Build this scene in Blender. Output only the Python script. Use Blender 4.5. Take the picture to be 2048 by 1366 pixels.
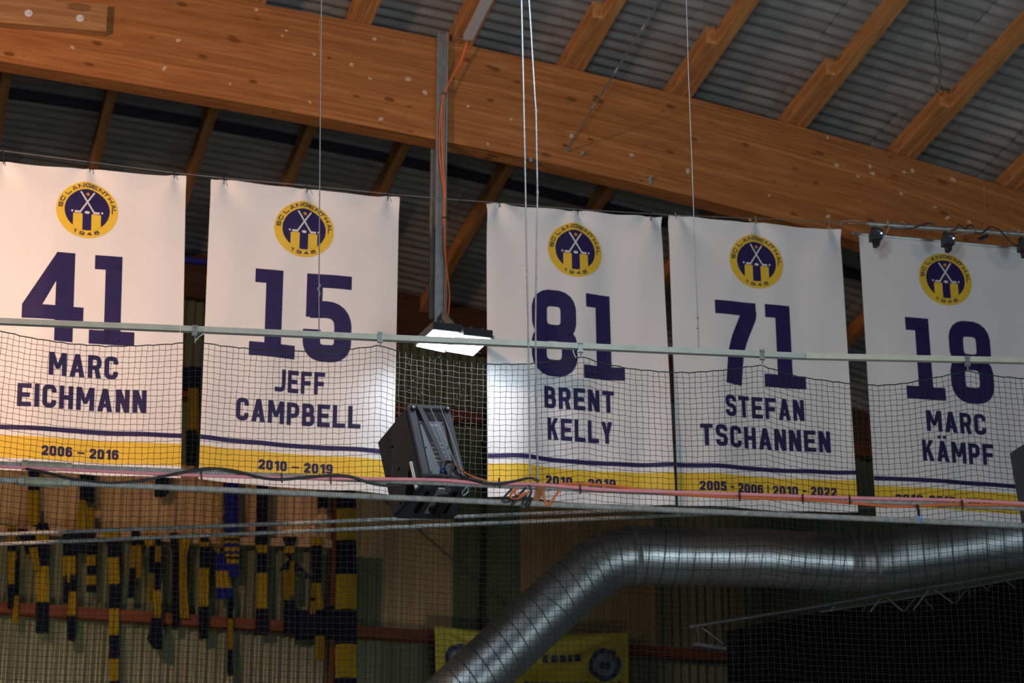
import bpy, math, random
from mathutils import Vector as V, Matrix
R = random.Random(7)
PI = math.pi
for o in list(bpy.data.objects): bpy.data.objects.remove(o)
SC = bpy.context.scene
COL = SC.collection

# ------------------------------------------------------------------ camera
FPX, TH, PS = 5131.0, math.radians(21.7), math.radians(14.4)
CAM = V((0, 0, 2.0))
CF = V((math.sin(PS)*math.cos(TH), math.cos(PS)*math.cos(TH), math.sin(TH)))
CR = V((math.cos(PS), -math.sin(PS), 0))
CU = CR.cross(CF)
cd = bpy.data.cameras.new('camera'); cam = bpy.data.objects.new('camera', cd); COL.objects.link(cam)
cam.matrix_world = Matrix.Translation(CAM) @ Matrix((CR, CU, -CF)).transposed().to_4x4()
cd.sensor_width = 36; cd.lens = 36*FPX/2048; cd.clip_end = 200
cd.dof.use_dof = True; cd.dof.focus_distance = 19.0; cd.dof.aperture_fstop = 2.2
SC.camera = cam

# ------------------------------------------------------------------ world, exposure, hall lamps and added fill lights
w = bpy.data.worlds.new('world'); SC.world = w; w.use_nodes = True
bg = w.node_tree.nodes['Background']; bg.inputs[0].default_value = (0.55, 0.68, 0.85, 1); bg.inputs[1].default_value = 0.02
SC.view_settings.view_transform = 'Standard'; SC.view_settings.look = 'None'
SC.view_settings.exposure = 0; SC.view_settings.gamma = 1; SC.view_settings.use_curve_mapping = False
def area(name, loc, to, size, power, col, spread=180):
    l = bpy.data.lights.new(name, 'AREA'); l.size = size; l.energy = power; l.color = col; l.spread = math.radians(spread)
    o = bpy.data.objects.new(name, l); COL.objects.link(o); o.location = loc
    o.rotation_euler = (V(to)-V(loc)).to_track_quat('-Z', 'Y').to_euler()
    return o
area('warm_hall_lamp', (-2.5, 15.6, 11.4), (0.9, 20.6, 9.7), 0.5, 208, (1.0, 0.60, 0.40), 112)
area('warm_wall_fill', (1.2, 20.6, 4.6), (1.7, 27.3, 9.2), 0.8, 7.2, (1.0, 0.80, 0.52), 34)  # unseen, added to warm the left of the back wall
area('warm_wall_fill', (6.6, 20.4, 4.6), (6.3, 27.3, 9.3), 0.8, 3, (0.95, 0.85, 0.55), 36)  # unseen as well, added to lift the middle of the wall
area('cool_hall_lamp', (4.2, 13.4, 11.2), (5.2, 19.6, 12.4), 0.8, 82, (0.74, 0.90, 1.0))
area('front_fill', (1.5, 9.0, 7.0), (3.5, 17.0, 8.2), 0.6, 135, (0.97, 0.97, 1.0))  # unseen fill added to brighten the bars and rail in front
area('cool_stand_fill', (16.0, -4.0, 3.0), (8.0, 23.0, 9.5), 6.0, 760, (0.82, 0.95, 1.0))  # added unseen light, standing in for bright far stands mirrored in the duct
for k, (x, y) in enumerate([(-2, 2), (4, -1), (10, 2), (6, 8)]):
    area('ice_bounce_fill', (x, y, 11.0), (x, y, 0), 1.2, 70, (0.82, 0.95, 1.0), 120)  # added out of view so the ice throws soft light upward

# ------------------------------------------------------------------ pixel -> point on a real plane
def ray(x, y): return CF + CR*((x-1024)/FPX) - CU*((y-683)/FPX)
def PY(x, y, Y):
    d = ray(x, y); return CAM + d*(Y/d.y)
def PZ(x, y, z):
    d = ray(x, y); return CAM + d*((z-CAM.z)/d.z)
YB, YK, YW = 20.6, 21.2, 27.7
NA = math.radians(98.2); NH = V((math.sin(NA), math.cos(NA), 0)); NN = V((-0.1426, -0.9898, 0)); NN = V((NH.y, -NH.x, 0))
if NN.y > 0: NN = -NN
N0 = CAM + ray(1024, 688)*18.0
def PN(x, y, off=0.0):
    d = ray(x, y); p0 = N0 + NN*off
    return CAM + d*((p0-CAM).dot(NN)/d.dot(NN))
OFF = 1.0                                                          # ribbed bars stand this far in front of the net
def PM(x, y, off=0.0): return PN(x, y, OFF+off)
def zroof(x): return 14.0121 - 0.0125866*x - 0.00911476*x*x
def PR(x, y, off=0.0):                                              # on the underside of the roof sheets
    d = ray(x, y); a, b = 8.0, 40.0
    for _ in range(40):
        m = (a+b)/2; p = CAM + d*m
        if p.z > zroof(p.x)+0.2-off: b = m
        else: a = m
    return CAM + d*a

# ------------------------------------------------------------------ materials
MT = {}
def mat(name, col, rough=0.6, metal=0.0, var=0.12, scale=6.0, bump=0.0, spec=0.5, emit=None, estr=0.0, stretch=(1, 1, 1), bscale=None, trans=0.0):
    m = bpy.data.materials.new(name); m.use_nodes = True; nt = m.node_tree; N = nt.nodes; L = nt.links
    b = N['Principled BSDF']; b.inputs['Roughness'].default_value = rough; b.inputs['Metallic'].default_value = metal
    b.inputs['Specular IOR Level'].default_value = spec
    tc = N.new('ShaderNodeTexCoord'); mp = N.new('ShaderNodeMapping'); mp.inputs['Scale'].default_value = stretch
    L.new(tc.outputs['Object'], mp.inputs[0])
    nz = N.new('ShaderNodeTexNoise'); nz.inputs['Scale'].default_value = scale; nz.inputs['Detail'].default_value = 5
    L.new(mp.outputs[0], nz.inputs['Vector'])
    cr = N.new('ShaderNodeValToRGB'); cr.color_ramp.elements[0].position = 0.3; cr.color_ramp.elements[1].position = 0.7
    cr.color_ramp.elements[0].color = (*[c*(1-var) for c in col], 1); cr.color_ramp.elements[1].color = (*[min(1, c*(1+var)) for c in col], 1)
    L.new(nz.outputs[0], cr.inputs[0]); L.new(cr.outputs[0], b.inputs['Base Color'])
    if bump:
        n2 = N.new('ShaderNodeTexNoise'); n2.inputs['Scale'].default_value = bscale or scale*4; n2.inputs['Detail'].default_value = 4
        L.new(mp.outputs[0], n2.inputs['Vector']); bp = N.new('ShaderNodeBump'); bp.inputs['Strength'].default_value = bump; bp.inputs['Distance'].default_value = 0.01
        L.new(n2.outputs[0], bp.inputs['Height']); L.new(bp.outputs[0], b.inputs['Normal'])
    if emit: b.inputs['Emission Color'].default_value = (*emit, 1); b.inputs['Emission Strength'].default_value = estr
    if trans: b.inputs['Transmission Weight'].default_value = trans
    MT[name] = m; return m
def wood(name, light, dark, axis='X', lam=False, knots=0.5, rough=0.7):
    m = bpy.data.materials.new(name); m.use_nodes = True; nt = m.node_tree; N = nt.nodes; L = nt.links
    b = N['Principled BSDF']; b.inputs['Roughness'].default_value = rough; b.inputs['Specular IOR Level'].default_value = 0.25
    tc = N.new('ShaderNodeTexCoord'); mp = N.new('ShaderNodeMapping')
    mp.inputs['Scale'].default_value = {'X': (0.7, 9, 9), 'Y': (9, 0.7, 9), 'Z': (9, 9, .7)}[axis]
    src = tc.outputs['UV'] if lam else tc.outputs['Object']
    if lam: mp.inputs['Scale'].default_value = (0.8, 14, 1)
    L.new(src, mp.inputs[0])
    nz = N.new('ShaderNodeTexNoise'); nz.inputs['Scale'].default_value = 2.2; nz.inputs['Detail'].default_value = 7; nz.inputs['Distortion'].default_value = 0.4
    L.new(mp.outputs[0], nz.inputs['Vector'])
    cr = N.new('ShaderNodeValToRGB'); e = cr.color_ramp.elements
    e[0].position = 0.32; e[0].color = (*dark, 1); e[1].position = 0.68; e[1].color = (*light, 1)
    L.new(nz.outputs[0], cr.inputs[0]); cur = cr.outputs[0]
    def mult(cur, fac_socket, col):
        mx = N.new('ShaderNodeMix'); mx.data_type = 'RGBA'; L.new(fac_socket, mx.inputs[0]); L.new(cur, mx.inputs[6]); mx.inputs[7].default_value = (*col, 1); return mx.outputs[2]
    def math_(op, a, bb):
        q = N.new('ShaderNodeMath'); q.operation = op
        for i, s in enumerate((a, bb)):
            if s is None: continue
            if isinstance(s, (int, float)): q.inputs[i].default_value = s
            else: L.new(s, q.inputs[i])
        return q.outputs[0]
    if knots:
        mk = N.new('ShaderNodeMapping'); mk.inputs['Scale'].default_value = (4.3, 9.0, 1) if lam else {'X': (2.2, 6, 6), 'Y': (6, 2.2, 6), 'Z': (6, 6, 2.2)}[axis]
        L.new(src, mk.inputs[0])
        n3 = N.new('ShaderNodeTexNoise'); n3.inputs['Scale'].default_value = 3; L.new(mk.outputs[0], n3.inputs['Vector'])
        mm = N.new('ShaderNodeMix'); mm.data_type = 'RGBA'; mm.inputs[0].default_value = 0.08; L.new(mk.outputs[0], mm.inputs[6]); L.new(n3.outputs['Color'], mm.inputs[7])
        vo = N.new('ShaderNodeTexVoronoi'); vo.inputs['Scale'].default_value = 1.0; L.new(mm.outputs[2], vo.inputs['Vector'])
        sep = N.new('ShaderNodeSeparateColor'); L.new(vo.outputs['Color'], sep.inputs[0])
        rad = math_('MULTIPLY', math_('SUBTRACT', sep.outputs[0], 0.30), 0.34)
        f = N.new('ShaderNodeMapRange'); L.new(math_('SUBTRACT', vo.outputs['Distance'], rad), f.inputs[0]); f.inputs[1].default_value = -0.03; f.inputs[2].default_value = 0.05
        f.inputs[3].default_value = knots; f.inputs[4].default_value = 0.0
        cur = mult(cur, f.outputs[0], tuple(c*0.22 for c in dark))
    if lam:
        sx = N.new('ShaderNodeSeparateXYZ'); L.new(src, sx.inputs[0])
        row = math_('MULTIPLY', sx.outputs[1], 1/0.045)
        fr = math_('FRACT', row, None)
        line = math_('LESS_THAN', fr, 0.07)
        flo = math_('FLOOR', row, None)
        wn = N.new('ShaderNodeTexWhiteNoise'); wn.noise_dimensions = '2D'
        cx = N.new('ShaderNodeCombineXYZ'); L.new(flo, cx.inputs[1])
        seg = math_('FLOOR', math_('ADD', math_('MULTIPLY', sx.outputs[0], 0.6), math_('MULTIPLY', flo, 0.37)), None); L.new(seg, cx.inputs[0])
        L.new(cx.outputs[0], wn.inputs['Vector'])
        tone = math_('MULTIPLY', wn.outputs[0], 0.5)
        cur = mult(cur, tone, tuple(c*0.75 for c in dark))
        ln = math_('MULTIPLY', line, math_('MULTIPLY', wn.outputs[0], 0.75))
        cur = mult(cur, ln, tuple(c*0.3 for c in dark))
    L.new(cur, b.inputs['Base Color'])
    MT[name] = m; return m

mat('banner_cloth', (0.70, 0.70, 0.71), 0.55, var=0.03, scale=2, bump=0.12, bscale=160, spec=0.35)
mat('navy_print', (0.019, 0.012, 0.082), 0.5, var=0.1, spec=0.3)
mat('yellow_print', (0.70, 0.47, 0.035), 0.5, var=0.04, spec=0.4)
mat('white_print', (0.62, 0.62, 0.62), 0.5, var=0.03)
mat('orange_print', (0.75, 0.27, 0.02), 0.5, var=0.03)
wood('glulam', (0.46, 0.195, 0.062), (0.30, 0.105, 0.028), lam=True, knots=0.75)
wood('purlin_wood', (0.58, 0.28, 0.10), (0.38, 0.16, 0.05), axis='Y', knots=0.5)
wood('board_wood', (0.42, 0.22, 0.09), (0.27, 0.12, 0.045), axis='X', knots=0.5)
wood('girt_wood', (0.14, 0.04, 0.015), (0.085, 0.022, 0.01), axis='X', knots=0.3)
wood('fascia_wood', (0.07, 0.028, 0.016), (0.045, 0.018, 0.011), axis='X', knots=0.2)
wood('batten_wood', (0.36, 0.24, 0.14), (0.28, 0.18, 0.10), axis='X', knots=0.2)
mat('fibre_cement', (0.25, 0.252, 0.243), 0.85, var=0.28, scale=2.2, bump=0.3, bscale=9, stretch=(0.5, 2.2, 1), spec=0.2)
mat('fibre_cement_pale', (0.295, 0.297, 0.285), 0.85, var=0.25, scale=2.6, bump=0.3, bscale=9, stretch=(0.5, 2.2, 1), spec=0.2)
mat('wall_warm_lit', (0.40, 0.275, 0.145), 0.24, var=0.22, scale=1.2, stretch=(3, 1, 0.5), spec=0.5)  # same greenish sheet, with warm lamplight mixed into its colour
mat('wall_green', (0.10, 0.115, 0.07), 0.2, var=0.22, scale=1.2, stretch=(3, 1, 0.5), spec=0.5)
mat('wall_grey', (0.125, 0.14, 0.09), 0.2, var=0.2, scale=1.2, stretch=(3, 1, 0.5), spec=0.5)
mat('galvanised', (0.42, 0.44, 0.44), 0.42, 0.75, var=0.2, scale=14, bump=0.1)
mat('steel_channel', (0.36, 0.355, 0.35), 0.5, 0.55, var=0.18, scale=10, bump=0.1)
mat('rail_paint', (0.50, 0.53, 0.47), 0.45, 0.1, var=0.1, scale=9)
mat('rail_paint_warm', (0.66, 0.66, 0.54), 0.45, 0.1, var=0.08, scale=9)
mat('bar_steel', (0.40, 0.42, 0.40), 0.5, 0.2, var=0.28, scale=22, bump=0.3)
mat('coupler_steel', (0.36, 0.37, 0.29), 0.6, 0.2, var=0.25, scale=16, bump=0.3)
mat('net_cord', (0.022, 0.023, 0.02), 0.5, var=0.3, scale=30, spec=0.35)
mat('net_edge', (0.02, 0.035, 0.025), 0.7, var=0.2, scale=30)
mat('duct_steel', (0.60, 0.66, 0.68), 0.40, 0.95, var=0.12, scale=5, bump=0.04)
mat('duct_seam', (0.16, 0.18, 0.19), 0.5, 0.6, var=0.1)
mat('black_fabric', (0.0035, 0.004, 0.005), 0.95, var=0.3, scale=4, spec=0.1)
mat('black_metal', (0.022, 0.022, 0.024), 0.5, 0.3, var=0.2)
mat('truss_steel', (0.13, 0.13, 0.135), 0.45, 0.5, var=0.2)
mat('truss_bright', (0.5, 0.5, 0.5), 0.35, 0.7, var=0.2)
mat('black_plastic', (0.035, 0.042, 0.050), 0.5, var=0.12, scale=30, bump=0.15, bscale=220)
mat('speaker_edge', (0.10, 0.10, 0.125), 0.45, var=0.1)
mat('amp_plate', (0.21, 0.21, 0.235), 0.4, 0.4, var=0.08)
mat('plate_zinc', (0.45, 0.46, 0.46), 0.45, 0.5, var=0.15)
mat('pale_mark', (0.62, 0.63, 0.65), 0.5, var=0.02)
mat('blue_plastic', (0.02, 0.10, 0.45), 0.4, var=0.1)
mat('pink_cable', (0.92, 0.34, 0.39), 0.45, var=0.06, scale=12)
mat('orange_cable', (0.72, 0.17, 0.04), 0.5, var=0.08)
mat('black_cable', (0.02, 0.022, 0.025), 0.4, var=0.1)
mat('white_wire', (0.46, 0.46, 0.47), 0.5, 0.2, var=0.3, scale=60)
mat('thin_wire', (0.30, 0.30, 0.30), 0.5, 0.3, var=0.2)
mat('grey_wire', (0.16, 0.155, 0.15), 0.5, 0.3, var=0.2)
mat('rope', (0.42, 0.38, 0.33), 0.9, var=0.2)
mat('lamp_panel', (0.9, 0.95, 1.0), 0.5, emit=(0.80, 0.90, 1.0), estr=24.0)
mat('lamp_body', (0.05, 0.055, 0.065), 0.5, 0.4, var=0.1)
mat('blue_led', (0.3, 0.4, 1), 0.4, emit=(0.25, 0.4, 1.0), estr=12.0)
mat('fixture_white', (0.55, 0.57, 0.60), 0.5, var=0.04)
mat('putty', (0.50, 0.36, 0.24), 0.9, var=0.22, scale=25)
mat('scarf_navy', (0.007, 0.009, 0.022), 0.95, var=0.25, scale=50, bump=0.5, bscale=150, spec=0.1)
mat('scarf_yellow', (0.27, 0.185, 0.010), 0.95, var=0.15, scale=50, bump=0.5, bscale=150, spec=0.1)
mat('scarf_blue', (0.010, 0.016, 0.17), 0.9, var=0.2, scale=50, bump=0.5, bscale=150, spec=0.1)
mat('flag_yellow', (0.42, 0.36, 0.03), 0.6, var=0.1, scale=3)
mat('flag_blue', (0.02, 0.035, 0.10), 0.6, var=0.1)
mat('flag_pale', (0.16, 0.19, 0.27), 0.6, var=0.1)
mat('rust_sheet', (0.36, 0.15, 0.06), 0.8, var=0.25, scale=12)
mat('vivid_blue', (0.015, 0.02, 0.28), 0.5, var=0.1)
mat('dark_navy', (0.02, 0.022, 0.045), 0.7, var=0.2)
mat('ice', (0.60, 0.64, 0.68), 0.4, var=0.03, scale=0.5)

# ------------------------------------------------------------------ mesh helpers
class MB:
    def __init__(s): s.v = []; s.f = []; s.m = []; s.uv = None
    def add(s, vs, fs, mi=0):
        k = len(s.v); s.v += [V(p) for p in vs]; s.f += [tuple(i+k for i in f) for f in fs]; s.m += [mi]*len(fs); return s
    def grid(s, rows, mi=0, close=False, fmi=None):
        n, m = len(rows), len(rows[0]); fs = []; ms = []
        for i in range(n-1):
            for j in range(m if close else m-1):
                j2 = (j+1) % m
                fs.append((i*m+j, i*m+j2, (i+1)*m+j2, (i+1)*m+j)); ms.append(fmi(i, j) if fmi else mi)
        k = len(s.v); s.v += [V(p) for r in rows for p in r]; s.f += [tuple(a+k for a in f) for f in fs]; s.m += ms; return s
    def box(s, c, ax, ay, az, mi=0):                                # c centre, half axes
        c = V(c); ax, ay, az = V(ax), V(ay), V(az)
        vs = [c+ax*i+ay*j+az*k for k in (-1, 1) for j in (-1, 1) for i in (-1, 1)]
        return s.add(vs, [(0, 2, 3, 1), (4, 5, 7, 6), (0, 1, 5, 4), (2, 6, 7, 3), (0, 4, 6, 2), (1, 3, 7, 5)], mi)
    def abox(s, a, b, mi=0):
        a, b = V(a), V(b); c = (a+b)/2; h = (b-a)/2
        return s.box(c, (h.x, 0, 0), (0, h.y, 0), (0, 0, h.z), mi)
    def tube(s, pts, r, n=8, mi=0, caps=True, fmi=None):
        pts = [V(p) for p in pts]; rows = []; up = None
        for i, p in enumerate(pts):
            t = (pts[min(i+1, len(pts)-1)]-pts[max(i-1, 0)]).normalized()
            if up is None: up = t.orthogonal().normalized()
            up = (up - t*up.dot(t)).normalized(); sd = t.cross(up)
            rr = r[i] if isinstance(r, (list, tuple)) else r
            rows.append([p + (up*math.cos(2*PI*k/n) + sd*math.sin(2*PI*k/n))*rr for k in range(n)])
        k0 = len(s.v); s.grid(rows, mi, True, fmi)
        if caps:
            s.f.append(tuple(k0+k for k in range(n))[::-1]); s.m.append(mi)
            q = k0+(len(pts)-1)*n; s.f.append(tuple(q+k for k in range(n))); s.m.append(mi)
        return s
    def prism(s, poly, d, mi=0):                                     # polygon (3D points) pushed along d
        n = len(poly); d = V(d); vs = [V(p) for p in poly] + [V(p)+d for p in poly]
        return s.add(vs, [tuple(range(n))[::-1], tuple(range(n, 2*n))] + [(i, (i+1) % n, n+(i+1) % n, n+i) for i in range(n)], mi)
WORG = {}
def _mesh(name, mb, mats, org):
    me = bpy.data.meshes.new(name); me.from_pydata([tuple(p-org) for p in mb.v], [], mb.f)
    for m in (mats if isinstance(mats, (list, tuple)) else [mats]): me.materials.append(MT[m])
    if any(mb.m): me.polygons.foreach_set('material_index', mb.m)
    if mb.uv:
        ul = me.uv_layers.new(name='UVMap')
        for lp in me.loops: ul.data[lp.index].uv = mb.uv[lp.vertex_index]
    me.update(); return me
def obj(name, mb, mats, parent=None, smooth=False, label=None, org=None, mesh=None, **props):
    if parent is not None: org_w = WORG[parent.name]
    elif org is not None: org_w = V(org)
    else:
        zs = mb.v; org_w = V((sum(p.x for p in zs)/len(zs), sum(p.y for p in zs)/len(zs), min(p.z for p in zs)))
    me = mesh or _mesh(name, mb, mats, org_w)
    if smooth and not mesh:
        me.polygons.foreach_set('use_smooth', [True]*len(me.polygons))
        if smooth != 'all':
            try: me.set_sharp_from_angle(angle=math.radians(35))
            except Exception: pass
    o = bpy.data.objects.new(name, me); COL.objects.link(o)
    if parent is not None: o.parent = parent
    else: o.location = org_w
    WORG[o.name] = org_w
    if label: o['label'] = label
    for k, v in props.items(): o[k] = v
    return o
def thing(name, loc, label, cat, group=None):
    o = bpy.data.objects.new(name, None); COL.objects.link(o); o.location = V(loc); o.empty_display_size = 0.1
    o['label'] = label; o['category'] = cat
    if group: o['group'] = group
    WORG[o.name] = V(loc); return o
def interp(pts, x):
    if x <= pts[0][0]: a, b = pts[0], pts[1]
    elif x >= pts[-1][0]: a, b = pts[-2], pts[-1]
    else:
        for a, b in zip(pts, pts[1:]):
            if a[0] <= x <= b[0]: break
    t = (x-a[0])/(b[0]-a[0]); return a[1]+(b[1]-a[1])*t
def spline(P, n=8):
    P = [V(p) for p in P]; out = []
    for i in range(len(P)-1):
        p0 = P[max(i-1, 0)]; p1 = P[i]; p2 = P[i+1]; p3 = P[min(i+2, len(P)-1)]
        for k in range(n):
            t = k/n; out.append(0.5*((2*p1)+(p2-p0)*t+(2*p0-5*p1+4*p2-p3)*t*t+(3*p1-p0-3*p2+p3)*t**3))
    return out+[P[-1]]

# ------------------------------------------------------------------ stroke lettering
def rp(pts, seg=6):                                                  # polyline with rounded corners (x, y, r)
    out = []
    n = len(pts)
    for i, p in enumerate(pts):
        x, y = p[0], p[1]; r = p[2] if len(p) > 2 else 0
        if r <= 0 or i in (0, n-1): out.append((x, y)); continue
        a = V((pts[i-1][0]-x, pts[i-1][1]-y)); b = V((pts[i+1][0]-x, pts[i+1][1]-y))
        la, lb = a.length, b.length; d = min(r, la*0.5 if i > 1 else la, lb*0.5 if i < n-2 else lb)
        A = V((x, y))+a/la*d; B = V((x, y))+b/lb*d; C = V((x, y))
        for k in range(seg+1):
            t = k/seg
            c = (1-t)**2*A+2*(1-t)*t*C+t*t*B
            # pull the quadratic outwards to a rounder arc
            e = C-(A+B)/2; c = c+e*0.17*4*t*(1-t)*0.5
            out.append((c.x, c.y))
    return out
def stroke(pts, t, closed=False):
    P = []
    for p in pts:
        if not P or (V(p[:2])-P[-1]).length > 2e-3: P.append(V(p[:2]))
    if closed and (P[0]-P[-1]).length < 2e-3: P.pop()
    n = len(P); L = []; Rr = []
    for i in range(n):
        if closed: a, b = P[(i-1) % n], P[(i+1) % n]
        else: a, b = P[max(i-1, 0)], P[min(i+1, n-1)]
        d1 = (P[i]-a); d2 = (b-P[i])
        if d1.length < 1e-9: d1 = d2
        if d2.length < 1e-9: d2 = d1
        d1 = d1.normalized(); d2 = d2.normalized(); n1 = V((-d1.y, d1.x)); n2 = V((-d2.y, d2.x))
        m = (n1+n2); m = m.normalized() if m.length > 1e-6 else n1
        k = 1/max(0.5, m.dot(n1)); L.append(P[i]+m*k*t/2); Rr.append(P[i]-m*k*t/2)
    q = []
    for i in range(n if closed else n-1):
        j = (i+1) % n; q.append((Rr[i], Rr[j], L[j], L[i]))
    return q
def rect(x0, y0, x1, y1): return [(V((x0, y0)), V((x1, y0)), V((x1, y1)), V((x0, y1)))]
def quad(*p): return [tuple(V(a) for a in p)]
def ring(x0, y0, x1, y1, r, t):
    pts = [((x0+x1)/2, y0), (x1, y0, r), (x1, y1, r), (x0, y1, r), (x0, y0, r), ((x0+x1)/2, y0)]
    p = rp(pts); return stroke(p[:-1], t, True)
def glyph(c, w, t):
    h = t/2; l, r_, T, B = h, w-h, 1-h, h; r = min(0.30, w*0.42); st = rect(0, 0, t, 1); d = t*1.12
    if c == 'A' or c == 'Ä':
        q = quad((0, 0), (d, 0), (w/2+t*0.42, 1), (w/2-t*0.52, 1)) + quad((w-d, 0), (w, 0), (w/2+t*0.52, 1), (w/2-t*0.42, 1)) + rect(w*0.22, 0.2, w*0.78, 0.2+t*0.8)
        if c == 'Ä': q += rect(w*0.16, 1.09, w*0.42, 1.24)+rect(w*0.58, 1.09, w*0.84, 1.24)
        return q
    if c == 'B': return st+stroke(rp([(h, T), (r_-0.03, T, r*0.8), (r_-0.03, 0.52, r*0.8), (h, 0.52)]), t)+stroke(rp([(h, 0.52), (r_, 0.52, r*0.8), (r_, B, r*0.8), (h, B)]), t)
    if c == 'C': return stroke(rp([(r_, 0.66), (r_, T, r), (l, T, r), (l, B, r), (r_, B, r), (r_, 0.34)]), t)
    if c == 'G': return stroke(rp([(r_, 0.70), (r_, T, r), (l, T, r), (l, B, r), (r_, B, r), (r_, 0.52)]), t)+rect(w*0.5, 0.40, w, 0.40+t*0.85)
    if c == 'E': return st+rect(0, 0, w, t)+rect(0, 1-t, w, 1)+rect(0, 0.5-t/2, w*0.9, 0.5+t/2)
    if c == 'F': return st+rect(0, 1-t, w, 1)+rect(0, 0.48-t/2, w*0.9, 0.48+t/2)
    if c == 'H': return st+rect(w-t, 0, w, 1)+rect(0, 0.5-t/2, w, 0.5+t/2)
    if c == 'I' or c == '|': return rect(0, 0, t, 1)
    if c == 'J': return stroke(rp([(r_, 1), (r_, B, r), (0, B)]), t)
    if c == 'K': return st+quad((t*0.8, 0.28), (w, 1), (w-d, 1), (t*0.8, 0.55))+quad((w-d, 0), (w, 0), (w*0.62, 0.68), (w*0.36, 0.52))
    if c == 'L': return st+rect(0, 0, w, t)
    if c == 'M': return st+rect(w-t, 0, w, 1)+quad((0, 1), (w/2-t*0.4, 0.28), (w/2+t*0.4, 0.28), (d, 1))+quad((w, 1), (w-d, 1), (w/2-t*0.4, 0.28), (w/2+t*0.4, 0.28))
    if c == 'N': return st+rect(w-t, 0, w, 1)+quad((0, 1), (w-d, 0), (w, 0), (d, 1))
    if c == 'P': return st+stroke(rp([(h, T), (r_, T, r), (r_, 0.42, r), (h, 0.42)]), t)
    if c == 'R': return st+stroke(rp([(h, T), (r_, T, r), (r_, 0.46, r), (h, 0.46)]), t)+quad((w-d, 0), (w, 0), (w*0.78, 0.5), (w*0.44, 0.5))
    if c == 'S': return stroke(rp([(r_, 0.70), (r_, T, r), (l, T, r), (l, 0.53, r*0.9), (r_, 0.47, r*0.9), (r_, B, r), (l, B, r), (l, 0.30)]), t)
    if c == 'T': return rect(0, 1-t, w, 1)+rect(w/2-t/2, 0, w/2+t/2, 1)
    if c == 'Y': return rect(w/2-t/2, 0, w/2+t/2, 0.42)+quad((0, 1), (w/2-t/2, 0.38), (w/2+t*0.3, 0.38), (d, 1))+quad((w, 1), (w-d, 1), (w/2-t*0.3, 0.38), (w/2+t/2, 0.38))
    if c == '0': return ring(l, B, r_, T, r, t)
    if c == '1': return rect(w*0.5, 0, w*0.5+t, 1)+quad((w*0.12, 0.66), (w*0.12, 0.80), (w*0.5, 1), (w*0.5, 0.70))
    if c == '2': return stroke(rp([(l, 0.66), (l, T, r), (r_, T, r), (r_, 0.55, 0.15), (l, t*0.8)]), t)+rect(0, 0, w, t)
    if c == '4': return rect(w*0.58, 0, w*0.58+t, 1)+rect(0, 0.2, w, 0.2+t*0.9)+quad((0, 0.22), (w*0.58, 1), (w*0.72, 1), (w*0.72, 0.8), (t*0.9, 0.30))[:1] if False else rect(w*0.58, 0, w*0.58+t, 1)+rect(0, 0.2, w, 0.2+t*0.9)+quad((0, 0.25), (0.22*w, 0.32), (w*0.62, 0.80), (w*0.58, 1))
    if c == '5': return rect(w*0.06, 1-t, w*0.95, 1)+rect(w*0.06, 0.5, w*0.06+t*0.9, 1)+stroke(rp([(w*0.1, 0.57), (r_, 0.60, r), (r_, B, r), (l, B, r), (l, 0.30)]), t)
    if c == '6': return ring(l, B, r_, 0.57, r*0.9, t)+stroke(rp([(r_, 0.74), (r_, T, r), (l, T, r), (l, 0.30)]), t)
    if c == '7': return rect(0, 1-t, w, 1)+quad((w*0.22, 0), (w*0.22+t, 0), (w, 1-t), (w-t, 1-t))
    if c == '9': return [tuple(V((w-p.x, 1-p.y)) for p in q) for q in glyph('6', w, t)]
    if c == '8': return ring(l, B, r_, 0.53, r, t)+ring(l+0.02, 0.50, r_-0.02, T, r, t)
    if c == '-': return rect(0, 0.40, w*0.6, 0.40+t*0.85)
    if c == '–': return rect(0, 0.40, w, 0.40+t*0.7)
    return []
def line_prims(s, x0, x1, y0, h, t=0.2, W=0.58, gap=0.13, wide={'M': 0.76, 'I': 0.2, '|': 0.12, 'A': 0.64, 'Ä': 0.64, ' ': 0.22, '1': 0.44, '-': 0.36, '–': 0.62}):
    ws = [wide.get(c, W) for c in s]; ws = [(t if c in 'I' else (t*0.6 if c == '|' else a)) for c, a in zip(s, ws)]
    tot = sum(ws)+gap*(len(s)-1); k = (x1-x0)/(tot*h); out = []; x = 0
    for c, a in zip(s, ws):
        tt = t*0.6 if c == '|' else t
        cw = a*0.6/0.36*0.36/0.6 if c == '-' else a
        ql = [tuple(V((x0+(x+p.x)*h*k, y0+p.y*h)) for p in q) for q in glyph(c, (a/0.6 if c == '-' else cw), tt)]
        if ql: out.append(ql)
        x += a+gap
    return out
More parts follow.
